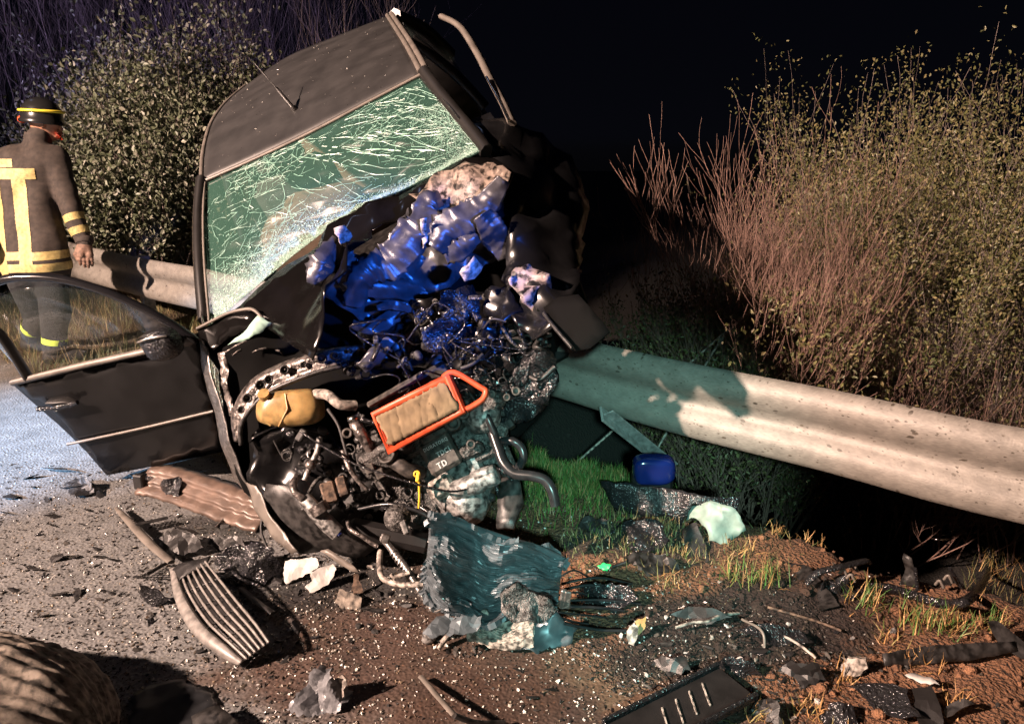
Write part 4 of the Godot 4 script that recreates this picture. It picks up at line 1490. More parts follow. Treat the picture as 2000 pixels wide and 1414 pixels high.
	for q in [[[[690, 640], [800, 590], [1000, 560], [1070, 640], [1060, 740], [960, 770], [830, 720], [720, 720]], 2.80], [[[930, 740], [1040, 700], [1085, 740], [1060, 810], [980, 830], [940, 800]], 2.74], [[[500, 820], [640, 840], [700, 930], [640, 1000], [560, 1000], [480, 940]], 2.78]]:  # added black sheets, filling gaps between parts with painted shade
		b = B.new()
		plate(b, q[0].map(func(w): return P(w[0], w[1], q[1] + r.randf_range(-.03, .03))), .006, .05, .03, int(q[1] * 100), .008, 7.0)
		part("crushed_casing", b, M.shell, e)
	var parts := [M.plastic, M.black_gloss, M.rubber_dull, M.cast, M.black_gloss]
	var mixed := [B.new(), B.new(), B.new(), B.new(), B.new()]
	var zones := [[1000, 720, 75, 60, 60], [940, 800, 60, 50, 34], [900, 640, 90, 60, 42], [760, 1000, 70, 40, 34], [720, 860, 50, 60, 26], [640, 940, 60, 60, 26], [860, 920, 110, 80, 40], [590, 870, 40, 40, 14], [740, 700, 90, 40, 26], [1020, 640, 50, 50, 26]]
	for z in zones:
		for k in z[4]:
			var m := r.randi() % 5
			var x: float = z[0] + r.randf_range(-1, 1) * z[2]
			var y: float = z[1] + r.randf_range(-1, 1) * z[3]
			var d := r.randf_range(2.58, 2.76)
			match r.randi() % 4:
				0: mixed[m].box(lay(x, y, d, r.randf_range(-60, 40), r.randf_range(-40, 40)), Vector3(r.randf_range(.012, .05), r.randf_range(.008, .035), r.randf_range(.01, .04)), .004)
				1: mixed[m].lathe(P(x, y, d), (face + Vector3(r.randf_range(-1, 1), r.randf_range(-1, 1), 0) * .7).normalized(), [[.001, .016], [.006, .016], [.007, .008], [.014, .006], [.015, -.02]], 10)
				2:
					var p := P(x, y, d)
					var q := p + Vector3(r.randf_range(-.1, .1), r.randf_range(-.1, .06), r.randf_range(-.03, .05))
					mixed[m].tube(spl([p, p.lerp(q, .4) + Vector3(0, r.randf_range(-.03, .03), .02), q], 4), r.randf_range(.003, .009), 6)
				3: mixed[m].ring(P(x, y, d), (face + Vector3(r.randf_range(-1, 1), r.randf_range(-1, 1), 0) * .5).normalized(), r.randf_range(.008, .02), r.randf_range(.002, .005), 12, 5)
	for i in 5:
		part("small_fittings", mixed[i], parts[i], e).set_meta("kind", "stuff")
	# wires
	for k in 14:
		var x := r.randf_range(720, 1050)
		var y := r.randf_range(600, 800)
		hose("wire", [[x, y, 2.62], [x + r.randf_range(-40, 40), y + r.randf_range(-20, 40), 2.58], [x + r.randf_range(-90, 90), y + r.randf_range(0, 70), 2.6], [x + r.randf_range(-120, 60), y + r.randf_range(30, 100), 2.64]], .0035, M.black_gloss, e, "", 5, 5)
	# stub axle hanging under the sump
	b = B.new()
	plate(b, PP([[975, 930, 2.62], [1010, 925, 2.6], [1020, 980, 2.55], [1000, 1030, 2.5], [968, 1030, 2.52]]), .02, .02, .03, 170, .004, 6.0)
	part("splash_shield", b, M.plastic, e)
	# the orange air filter lying in its open box
	var t := lay(818, 808, 2.52, -27.5, -8)
	t.origin += face * .03
	var af := thing("air_filter", P(818, 818, 2.52), "orange framed air filter with dusty beige core and triangular loop", "air filter")
	b = B.new()
	var w := .148
	var h := .066
	var w2 := [Vector3(-w, -h, 0), Vector3(w * .92, -h, 0), Vector3(w, h, 0), Vector3(-w * .93, h, 0)]
	var bars := func(bb: B, sx: float, sy: float, rad: float, lift: float):
		var p := []
		for q in w2: p.append(t * Vector3(q.x * sx, q.y * sy, lift))
		bb.tube(p, rad, 8, false, true)
	bars.call(b, .99, .98, .0125, .004)
	bars.call(b, .93, .84, .006, .001)
	b.tube([t * Vector3(w * .90, -h, .004), t * Vector3(w * .97, h, .004)], .018, 8, true, false, .6)
	var rim := part("frame", b, M.orange, af)
	b = B.new()
	b.tube(spl([t * Vector3(w * .98, -h, .006), t * Vector3(w + .06, -h * .93, .006), t * Vector3(w + .085, -h * .62, .006), t * Vector3(w + .075, -h * .3, .006), t * Vector3(w + .035, h * .75, .006), t * Vector3(w + .01, h * 1.08, .006), t * Vector3(w * .86, h * 1.02, .006)], 5), .0105, 8)
	part("loop", b, M.orange, af)
	b = B.new()
	var rows := []
	var fz := noise(29, 10.0, 3)
	for j in 9:
		var row := PackedVector3Array()
		for i in 37:
			var q := Vector2(lerpf(-w * .88, w * .84, i / 36.0), lerpf(-h * .8, h * .8, j / 8.0))
			row.append(t * Vector3(q.x, q.y, .001 + .004 * fz.get_noise_2d(q.x * 8.0, q.y * 8.0) - .006 * exp(-pow((q.x - .055 + .3 * q.y + .02 * fz.get_noise_2d(q.y * 20, 3)) / .004, 2)) - .004 * exp(-pow((q.x + .07 - .25 * q.y) / .004, 2))))
		rows.append(row)
	b.sheet(rows, .02)
	part("filter_core", b, M.filter, af)
	part("seal_bed", lump(818, 812, 2.56, .29, .13, .02, -27.5, -8, .004), M.orange, af)


# ---------------------------------------------------------------- wreckage on the ground
func GG(x: float, y: float, h := 0.0) -> Vector3:   # on the uneven ground, h above it
	var p := G(x, y, h)
	for i in 3:
		p = G(x, y, h + ground_y(p.x, p.z))
	return p


func GP(a: Array) -> Array:   # [x, y, height above the ground]
	return a.map(func(q): return GG(q[0], q[1], q[2]))


func flat_piece(called, outline: Array, m: Material, label, category, sd := 1, amp := .012, step := .03, thick := .004, jag := .003, group := "") -> MeshInstance3D:
	var b := B.new()
	if amp >= .009: b.flat()
	plate(b, GP(outline), thick * .7, amp * .8, step * .62, sd, jag * 1.2, 6.0)
	return single(called, b, m, label, category, group)


func loose_parts():
	var b := B.new()
	# radiator, torn off and slumped on the ground
	var rad := thing("radiator", GG(960, 1240), "big crumpled radiator with torn fins standing before the engine", "radiator")
	var top := spl(PP([[838, 1008, 2.20], [880, 1020, 2.23], [930, 1038, 2.27], [990, 1058, 2.32], [1050, 1075, 2.37], [1102, 1098, 2.41]]), 6)
	var low := spl([P(826, 1150, 2.23), P(850, 1196, 2.24), P(900, 1205, 2.28), P(960, 1215, 2.31), P(1030, 1195, 2.38), P(1088, 1190, 2.44)], 6)
	var lf := spl(PP([[838, 1008, 2.20], [836, 1060, 2.21], [830, 1110, 2.22], [826, 1150, 2.23]]), 4)
	var rt := spl(PP([[1102, 1098, 2.41], [1096, 1130, 2.42], [1092, 1165, 2.43], [1088, 1190, 2.44]]), 4)
	var rows := coons(top, low, lf, rt, 104, 34, (EYE - P(950, 1100, 2.3)).normalized() * .05)
	var nz := noise(71, 2.2, 1)
	var nz2 := noise(72, 1.4, 1)
	var nz3 := noise(73, 1.0, 2)
	for i in rows.size():
		for j in rows[i].size():
			var p: Vector3 = rows[i][j]
			var f := (EYE - p).normalized()
			var c := .05 * absf(nz.get_noise_2d(i * .018, j * .03)) + .07 * nz2.get_noise_2d(i * .018, j * .05 + 5.0) + .02 * nz3.get_noise_2d(i * .09, j * .25)
			rows[i][j] = p + f * (c + (.0014 if i % 2 == 0 else -.0014) * (1.0 + 1.6 * nz3.get_noise_2d(i * .3, j * .2))) + UPV * .016 * nz.get_noise_2d(j * .06, 9.0)
	b = B.new()
	b.flat()
	b.sheet(rows, .018)
	part("core", b, M.fins, rad)
	b = B.new()
	b.tube(top.map(func(p): return p + UPV * .006), .012, 8)
	part("top_tank", b, M.fins, rad)
	b = B.new()
	b.box(frame(P(1100, 1170, 2.26), UPV + Vector3(.1, 0, .3), FW), Vector3(.065, .016, .02), .004)
	b.box(frame(P(1108, 1172, 2.25), UPV + Vector3(.1, 0, .3), FW), Vector3(.06, .01, .02), .003)
	part("end_bracket", b, M.metal, rad)
	# torn patch of pale core and loose flaps
	b = B.new()
	plate(b, PP([[976, 1160, 2.22], [1010, 1140, 2.22], [1060, 1165, 2.21], [1092, 1190, 2.20], [1060, 1215, 2.18], [1000, 1212, 2.17], [978, 1190, 2.19]]), .01, .03, .014, 201, .004, 16.0)
	part("bare_core", b, M.cast, rad)
	for q in [[[[1050, 1065, 2.40], [1080, 1062, 2.42], [1118, 1098, 2.42], [1110, 1112, 2.40], [1092, 1108, 2.38]], 202], [[[868, 1226, 2.22], [905, 1196, 2.23], [940, 1200, 2.22], [930, 1232, 2.2], [880, 1246, 2.19]], 203], [[[826, 1240, 2.2], [850, 1200, 2.24], [892, 1196, 2.24], [880, 1215, 2.21], [846, 1250, 2.17]], 204]]:
		b = B.new()
		b.flat()
		plate(b, PP(q[0]), .003, .02, .013, q[1], .006, 11.0)
		part("torn_flap", b, M.fins, rad)
	# shrouds of fine fibres and strips round its foot
	b = B.new()
	plate(b, GP([[1010, 1270, .015], [1030, 1215, .06], [1085, 1200, .08], [1130, 1225, .04], [1110, 1262, .012], [1060, 1278, .008]]), .006, .03, .02, 205, .006, 14.0)
	part("lower_shroud", b, M.fins, rad)
	# intercooler core fallen in front
	var ic := thing("cooler_core", GG(975, 1255), "pale finned cooler core lying at the foot of the radiator", "cooler")
	rows = []
	var c0 := GG(914, 1250, .03)
	var cu := GG(1042, 1262, .035) - c0
	var cv := GG(918, 1212, .075) - c0
	for j in 25:
		var row := PackedVector3Array()
		for i in 15:
			var p := c0 + cu * (i / 14.0) + cv * (j / 24.0)
			p += UPV * (.009 * sin(i * .5 + 1.0) + .004 * nz.get_noise_2d(i * .2, j * .2)) + (EYE - p).normalized() * (.003 if j % 3 == 0 else -.003)
			row.append(p)
		rows.append(row)
	b = B.new()
	b.flat()
	b.sheet(rows, .022)
	part("fins", b, M.pale, ic)
	b = B.new()
	b.tube([c0 + cv * .55, c0 + cv * .5 - cu * .25, GG(862, 1256, .02)], .008, 6)
	b.tube([c0 + cv * .5 - cu * .25, GG(856, 1268, .015)], .007, 6)
	part("pipe", b, M.pale, ic)
	b = B.new()
	b.blob(Transform3D(Basis().scaled(Vector3(.024, .028, .02)), GG(836, 1245, .02)), .5, noise(5, 2.0), 10, 8)
	b.tube([GG(858, 1240, .03), GG(862, 1225, .05)], .009, 6)
	part("pipe_end", b, M.alu, ic)
	b = B.new()
	plate(b, GP([[930, 1196, .11], [950, 1190, .12], [958, 1215, .09], [944, 1218, .09]]), .004, .01, .012, 206, .003)
	part("flap", b, M.pale, ic)
	# air conditioning pipe, looped
	b = B.new()
	b.tube(spl(PP([[742, 1076, 2.42], [741, 1105, 2.38], [748, 1130, 2.34], [780, 1142, 2.31], [812, 1142, 2.30], [826, 1140, 2.30]]), 5), .0095, 8)
	single("looped_pipe", b, M.pale, "pale metal pipe bent into a loop left of the radiator", "pipe")
	b = B.new()
	var st := PP([[746, 1050, 2.44], [768, 1078, 2.40], [790, 1105, 2.36], [812, 1140, 2.32]])
	b.tube(st, .011, 8)
	for k in 9:
		var p: Vector3 = st[1].lerp(st[3], k / 9.0)
		b.tube([p, p.lerp(st[3], .06)], .0145, 8)
	b.box(lay(752, 1052, 2.42, 20), Vector3(.03, .03, .02), .004)
	var rod := single("threaded_strut", b, M.metal, "bright ribbed metal strut inside the looped pipe", "strut")
	b = B.new()
	b.tube([P(800, 1118, 2.32), P(768, 1128, 2.32), P(762, 1122, 2.32)], .007, 6)
	part("branch_pipe", b, M.pale, rod)
	b = B.new()
	b.tube(PP([[815, 1150, 2.30], [832, 1172, 2.27], [846, 1192, 2.25]]), .010, 8)
	for k in 6: b.tube(PP([[817 + 5 * k, 1153 + 7 * k, 2.295 - .008 * k], [818.5 + 5 * k, 1155.5 + 7 * k, 2.294 - .008 * k]]), .0135, 8)
	single("threaded_bolt", b, M.metal, "short ribbed bolt leaning below the bright metal strut", "bolt")
	b = B.new()
	b.tube(spl(PP([[850, 1195, 2.22], [864, 1188, 2.21], [868, 1172, 2.21], [862, 1168, 2.21]]), 4), .005, 6)
	single("hook", b, M.chrome, "small bright metal hook left of the radiator's lower edge", "hook")
	# white torn plastic
	flat_piece("torn_plastic", [[556, 1096, .06], [600, 1092, .07], [618, 1088, .09], [622, 1104, .07], [606, 1120, .05], [585, 1128, .02], [556, 1140, .01], [552, 1120, .03]], M.white, "white torn plastic sheet left of the pale looped pipe", "plastic", 210, .02, .02)
	flat_piece("torn_plastic", [[606, 1118, .06], [648, 1100, .08], [655, 1110, .08], [640, 1140, .03], [604, 1158, .01], [594, 1146, .02], [610, 1135, .03]], M.white, "curled white plastic scrap touching the white torn sheet", "plastic", 211, .025, .018)
	flat_piece("torn_plastic", [[690, 1125, .07], [700, 1122, .07], [708, 1158, .01], [688, 1164, .005]], M.rust, "small brown flap standing right of the white torn plastic", "plastic", 212, .012, .015)
	flat_piece("torn_plastic", [[652, 1180, .0], [662, 1150, .05], [706, 1168, .03], [704, 1192, .004], [654, 1196, .004]], M.fibre, "brown torn plate lying below the small brown flap", "plastic", 213, .014, .02)
	# front grille
	grille()
	# bumper beam
	var bm := thing("bumper_beam", GG(390, 1010), "long dusty brown bumper beam with three ribs by the open door", "bumper beam")
	var prof := [[.0, .0], [-.012, .02], [-.006, .034], [.012, .04], [.016, .052], [-.002, .062], [-.006, .078], [.012, .086], [.014, .10], [-.004, .112], [-.004, .13], [.02, .14], [.05, .14]]
	var path := spl([GG(262, 968, .0), GG(300, 975, .0), GG(350, 992, .0), GG(410, 1015, .0), GG(460, 1032, .0), GG(500, 1042, .0)], 6)
	rows = []
	for i in path.size():
		var a: Vector3 = path[maxi(i - 1, 0)]
		var c: Vector3 = path[mini(i + 1, path.size() - 1)]
		var sd := (c - a).cross(Vector3.UP).normalized()
		if sd.dot(EYE - path[i]) > 0: sd = -sd
		var row := PackedVector3Array()
		for q in prof:
			row.append(path[i] + sd * (q[0] + q[1] * .75) + Vector3.UP * (.004 + q[1] * .62) + Vector3.UP * .006 * nz.get_noise_1d(i * 2.0))
		rows.append(row)
	b = B.new()
	b.sheet(rows, .004)
	part("beam", b, M.brown_beam, bm)
	b = B.new()
	b.box(frame(path[1] + Vector3(0, .05, -.04), path[2] - path[0], Vector3.UP), Vector3(.05, .07, .03), .005)
	part("crash_box", b, M.black, bm)
	# pale trim strip leading to the grille
	b = B.new()
	b.tube(spl([GG(226, 992, .03), GG(258, 1026, .04), GG(294, 1064, .05), GG(334, 1098, .06)], 5), [.009, .011, .013, .015, .016, .017, .018, .018, .019, .019, .018, .018, .017, .017, .016, .014], 8, true, false, .5)
	single("trim_strip", b, M.trim, "long grey trim strip pointing from the door to the fallen grille", "trim strip")
	b = B.new()
	b.tube([GG(822, 1322, .02), GG(850, 1355, .05), GG(888, 1398, .09)], .010, 6, true, false, .6)
	single("trim_strip", b, M.trim, "narrow grey trim strip at the bottom centre of the road", "trim strip")
	b = B.new()
	b.tube(spl([GG(888, 1398, .09), GG(930, 1412, .05), GG(985, 1412, .02)], 4), .008, 6)
	single("bent_strip", b, M.plastic, "thin bent strip running along the bottom edge from the grey strip", "trim strip")
	b = B.new()
	b.tube(spl([GG(470, 1150, .015), GG(500, 1175, .03), GG(532, 1198, .03)], 4), .012, 6, true, false, .5)
	single("trim_strip", b, M.plastic, "dark strip with a pale edge right of the fallen grille", "trim strip")
	# lower left: arch liner drum, dark panel
	var roll := thing("wheel_arch_liner", GG(60, 1400), "big dusty ribbed wheel arch liner cut off at the lower left corner", "arch liner")
	rows = []
	var o := GG(40, 1405) + Vector3(-.05, .0, .1)
	var fx := noise(81, 3.0, 3)
	for i in 40:
		var row := PackedVector3Array()
		var u := i / 39.0
		for j in 121:
			var w := PI * (j / 120.0)
			var rr := .29 * sqrt(1.0 - .92 * pow(clampf((u - .45) / .55, 0, 1), 2.2)) + .012 * fx.get_noise_2d(u * 3.0, w) + .0035 * sin(w * 44.0 + u * 3.0)
			rr += .010 * smoothstep(.1, .0, absf(u - .32)) + .008 * sin(w * 6.0 + 4.0 * u)
			row.append(o + Vector3(-.42 + u * .76, 0, .04) + Vector3(.18 * pow(u, 2) * cos(w) * .0, sin(w) * rr, cos(w) * rr * 1.15))
		rows.append(row)
	b = B.new()
	b.sheet(rows, .006)
	part("shell", b, M.fibre, roll)
	for k in 2:
		b = B.new()
		b.blob(Transform3D(Basis().scaled(Vector3(.03, .02, .03)), o + Vector3(-.06 + .03 * k, .24 - .05 * k, .13 + .05 * k)), .3, noise(9, 2.0), 12, 8)
		part("clip", b, M.pale, roll)
	b = B.new()
	var end := rows[39] as PackedVector3Array
	for j in 120: b.trin(end[j], end[j + 1], o + Vector3(.24, .02, .04), Vector3.RIGHT)
	part("end_skin", b, M.black, roll)
	flat_piece("dark_panel", [[262, 1350, .006], [345, 1325, .012], [410, 1345, .012], [430, 1370, .012], [410, 1414, .012], [370, 1440, .012], [250, 1440, .01]], M.rubber, "flat black panel doubling as painted shadow beside the ribbed liner at the lower left", "panel", 220, .007, .03, .004, .008)  # its black also stands in for the liner's cast shadow
	flat_piece("dark_panel", [[372, 1398, .03], [425, 1375, .05], [470, 1414, .05], [480, 1450, .05], [380, 1450, .03]], M.plastic, "raised grey panel corner on top of the flat black panel", "panel", 221, .006, .04, .012)
	# crumpled insulation at the bottom
	b = B.new()
	b.flat()
	plate(b, GP([[560, 1385, .01], [590, 1345, .06], [612, 1310, .10], [632, 1300, .12], [650, 1322, .10], [670, 1330, .07], [682, 1360, .04], [655, 1392, .02], [600, 1402, .008]]), .003, .026, .008, 222, .007, 12.0)
	single("crumpled_foil", b, M.foil, "crumpled grey insulation lump low on the brown stained road", "insulation")
	b = B.new()
	b.flat()
	plate(b, GP([[632, 1375, .03], [650, 1330, .08], [668, 1318, .10], [676, 1340, .07], [664, 1370, .03]]), .005, .012, .015, 223, .005, 12.0)
	single("torn_plastic", b, M.pale, "pale torn sliver leaning on the crumpled insulation lump", "plastic")
	# bag, blue lamp, bumper skin right of the radiator
	b = B.new()
	plate(b, GP([[1335, 1015, .03], [1352, 988, .10], [1390, 978, .15], [1430, 990, .13], [1446, 1008, .10], [1458, 1036, .04], [1436, 1050, .01], [1420, 1066, .004], [1385, 1056, .03], [1378, 1030, .07], [1358, 1012, .06]]), .006, .022, .02, 230, .004, 9.0)
	single("crumpled_bag", b, M.bag, "crumpled pale plastic bag with teal lamplight painted in its colour, in the grass under the rail", "bag")
	b = B.new()
	plate(b, PP([[1172, 940, 3.12], [1210, 944, 3.06], [1320, 958, 2.98], [1445, 975, 2.92], [1440, 1000, 2.92], [1350, 985, 2.92], [1330, 1040, 3.0], [1310, 1010, 2.98], [1200, 1000, 3.12]]), .006, .014, .025, 231, .004, 5.0)
	single("bumper_skin", b, M.black_gloss, "black curved bumper skin lying between the radiator and the rail", "bumper")
	var lamp_ := thing("broken_lamp", GG(1275, 945), "dark blue glossy lamp unit behind the black bumper skin", "lamp")
	b = B.new()
	var lb := P(1277, 916, 3.08)
	b.blob(Transform3D(Basis().scaled(Vector3(.085, .06, .05)), lb), .08, noise(2, 1.0), 26, 18, .5)
	part("lens", b, M.blue_glass, lamp_)
	b = B.new()
	b.box(Transform3D(Basis(), lb + Vector3(0, -.075, -.02)), Vector3(.17, .10, .07), .015)
	part("housing", b, M.black, lamp_)
	flat_piece("plastic_plate", [[1318, 925, .05], [1350, 945, .03], [1332, 950, .02], [1316, 940, .04]], M.bag, "small pale plate beside the dark blue lamp unit", "plastic", 232, .004, .02)
	flat_piece("dark_panel", [[1330, 1030, .02], [1360, 1018, .07], [1378, 1060, .03], [1384, 1096, .005], [1350, 1104, .005]], M.rubber_dull, "dark rubber flap standing left of the crumpled bag", "panel", 233, .01, .025)
	flat_piece("torn_plastic", [[1166, 1106, .02], [1178, 1098, .03], [1194, 1104, .03], [1186, 1116, .01]], M.green, "small bright green plastic shard right of the radiator", "plastic", 234, .006, .01)
	b = B.new()
	b.tube([GG(1196, 1108, .01), GG(1222, 1098, .015)], .006, 5)
	single("plastic_clip", b, M.plastic, "thin clip beside the bright green shard", "clip")
	# headlamp frame lying right
	var hf := thing("headlamp_frame", GG(1760, 1170), "broken black headlamp frame lying in the dark under the rail", "headlamp")
	b = B.new()
	b.tube(spl(GP([[1575, 1140, .02], [1600, 1118, .07], [1640, 1108, .09], [1690, 1096, .10], [1698, 1098, .09]]), 5), [.010, .014, .016, .015, .014, .014, .013], 8, true, false, .6)
	part("frame_arm", b, M.black_gloss, hf)
	b = B.new()
	b.tube(spl(GP([[1800, 1040, .10], [1835, 1054, .13], [1865, 1036, .15], [1905, 1046, .14], [1935, 1080, .11], [1930, 1120, .07], [1900, 1165, .03], [1850, 1180, .02], [1800, 1168, .02], [1740, 1150, .03], [1700, 1148, .03]]), 5), .017, 8, true, false, .6)
	part("frame_ring", b, M.black_gloss, hf)
	b = B.new()
	b.tube(spl(GP([[1808, 1044, .13], [1830, 1054, .15], [1870, 1050, .16]]), 5), .006, 6)
	b.tube(spl(GP([[1826, 1044, .15], [1850, 1044, .16], [1862, 1034, .17], [1890, 1040, .16]]), 4), .004, 6)
	part("edge_highlight", b, M.chrome, hf)  # thin chrome tubes drawn as the frame's white highlights
	b = B.new()
	plate(b, GP([[1755, 1142, .02], [1770, 1110, .07], [1768, 1080, .13], [1780, 1090, .12], [1792, 1150, .02]]), .004, .012, .02, 240, .002, 8.0)
	part("reflector", b, M.plastic, hf)
	for q in [[[1788, 1110], [1794, 1152]], [[1856, 1110], [1878, 1146]]]:
		b = B.new()
		b.tube([GG(q[0][0], q[0][1], .10), GG(q[1][0], q[1][1], .02)], .007, 6)
		part("rib", b, M.black_gloss, hf)
	b = B.new()
	plate(b, GP([[1600, 1145, .03], [1625, 1125, .06], [1665, 1115, .07], [1660, 1140, .04], [1690, 1165, .01], [1640, 1170, .01]]), .004, .04, .018, 241, .005, 14.0)
	part("torn_back", b, M.black_gloss, hf)
	for q in [[1640, 1120], [1655, 1130], [1660, 1110], [1828, 1142], [1845, 1132]]:
		b = B.new()
		b.tube(spl([GG(q[0], q[1], .06), GG(q[0] + 8, q[1] - 8, .08), GG(q[0] + 16, q[1] + 6, .05)], 4), .005, 5)
		part("clip", b, M.trim, hf)
	# vent panel at the bottom edge
	var vp := thing("vent_panel", GG(1340, 1400), "black vent panel with four pale slots at the bottom edge", "vent panel")
	var p0 := GG(1225, 1425, .03)
	var p1 := GG(1400, 1335, .04)
	var up_ := Vector3.UP
	var vt := frame((p0 + p1) * .5 + (GG(1430, 1360, .03) - p1) * .5, p1 - p0, up_)
	b = B.new()
	b.box(vt, Vector3(p0.distance_to(p1) + .1, .014, .15), .004)
	part("panel", b, M.black, vp)
	b = B.new()
	b.box(vt * Transform3D(Basis(), Vector3(0, .012, -.072)), Vector3(p0.distance_to(p1) + .1, .022, .014), .004)
	b.box(vt * Transform3D(Basis(), Vector3(0, .012, .072)), Vector3(p0.distance_to(p1) + .1, .022, .014), .004)
	part("rim", b, M.black_gloss, vp)
	for k in 4:
		b = B.new()
		b.box(vt * Transform3D(Basis(Vector3.UP, -.5), Vector3(-.06 + .052 * k, .0105, .006 - .004 * k)), Vector3(.005, .006, .085), .001)
		part("slot", b, M.pale, vp)
	# plates on the right
	flat_piece("plank", [[1725, 1276, .035], [1800, 1262, .04], [1985, 1252, .05], [1990, 1272, .03], [1900, 1290, .02], [1730, 1300, .015]], M.plastic, "flat dark strip of bumper lying in the dry grass at right", "panel", 250, .006, .04, .01, .002)
	flat_piece("dark_panel", [[1655, 1340, .03], [1700, 1330, .05], [1745, 1330, .06], [1775, 1345, .06], [1780, 1375, .05], [1800, 1400, .05], [1760, 1402, .03], [1710, 1385, .02], [1685, 1360, .02]], M.black_gloss, "torn glossy black plate left of the white shard at lower right", "panel", 251, .02, .03, .004, .006)
	flat_piece("dark_panel", [[1782, 1345, .05], [1820, 1340, .05], [1845, 1400, .03], [1850, 1430, .02], [1800, 1430, .03]], M.black, "black plate with bent edge below the white shard", "panel", 252, .02, .03)
	flat_piece("dark_panel", [[1845, 1380, .03], [1885, 1362, .05], [1905, 1375, .04], [1850, 1400, .02]], M.plastic, "small dark plate on the orange soil at lower right", "panel", 253, .01, .03)
	flat_piece("white_shard", [[1768, 1318, .05], [1790, 1314, .06], [1826, 1326, .06], [1836, 1336, .05], [1800, 1334, .05]], M.white, "bright white sliver of lamp glass above the black plates", "shard", 254, .004, .02)
	flat_piece("pale_shard", [[1642, 1305, .02], [1655, 1288, .06], [1690, 1292, .07], [1694, 1310, .04], [1680, 1322, .015], [1650, 1322, .01]], M.pale, "pale beige broken block at the edge of the dry grass", "shard", 255, .02, .02, .02)
	flat_piece("pale_shard", [[1225, 1235, .04], [1240, 1218, .07], [1246, 1225, .06], [1246, 1240, .03], [1238, 1262, .005], [1228, 1258, .005]], M.pale, "pale standing shard right of the radiator on dark soil", "shard", 256, .012, .014)
	flat_piece("pale_shard", [[1240, 1215, .05], [1262, 1204, .08], [1262, 1222, .05], [1248, 1240, .02]], M.tan, "small tan shard leaning against the pale standing shard", "shard", 257, .01, .014)
	flat_piece("dark_panel", [[1540, 1098, .0], [1585, 1110, .02], [1640, 1180, .02], [1600, 1190, .01]], M.plastic, "dark flap below the headlamp frame's left arm", "panel", 258, .01, .03)
	flat_piece("dark_panel", [[1440, 1230, .02], [1500, 1215, .06], [1560, 1228, .05], [1590, 1255, .02], [1520, 1262, .01]], M.black_gloss, "glossy dark plate among shards left of the dry grass", "panel", 259, .02, .03)
	flat_piece("dark_panel", [[1310, 1200, .01], [1345, 1185, .04], [1400, 1190, .05], [1430, 1205, .03], [1380, 1222, .01]], M.black, "black curved plate just right of the pale standing shard", "panel", 260, .02, .03)
	flat_piece("dark_panel", [[1930, 1215, .08], [1950, 1212, .09], [2010, 1260, .05], [2010, 1290, .02], [1960, 1270, .02]], M.plastic, "grey torn plate at the right edge above the flat dark strip", "panel", 261, .03, .03)
	for q in [[[[1320, 1226, .03], [1352, 1216, .04], [1380, 1214, .04], [1410, 1202, .03], [1444, 1198, .02]], M.pale, "long pale wavy strip lying right of the pale standing shard"], [[[1450, 1210, .03], [1480, 1225, .05], [1492, 1240, .04], [1494, 1262, .01]], M.trim, "short bent strip at the end of the pale wavy strip"], [[[1500, 1186, .03], [1550, 1200, .03], [1600, 1215, .03], [1644, 1232, .02]], M.rust, "thin brown rod across the soil left of the dry grass"], [[[1496, 1228, .02], [1550, 1252, .02], [1595, 1285, .01]], M.pale, "thin straight rod below the thin brown rod"], [[[470, 980, .02], [440, 1010, .02], [420, 1030, .01]], M.bare, "thin wire beside the brown bumper beam"], [[[508, 950, .25], [512, 1000, .16], [510, 1040, .1], [528, 1085, .03], [534, 1108, .01]], M.rubber_dull, "thin dark wire hanging in front of the arch liner"]]:
		b = B.new()
		b.tube(spl(GP(q[0]), 5), .005, 5)
		single("strip", b, q[1], q[2], "strip")
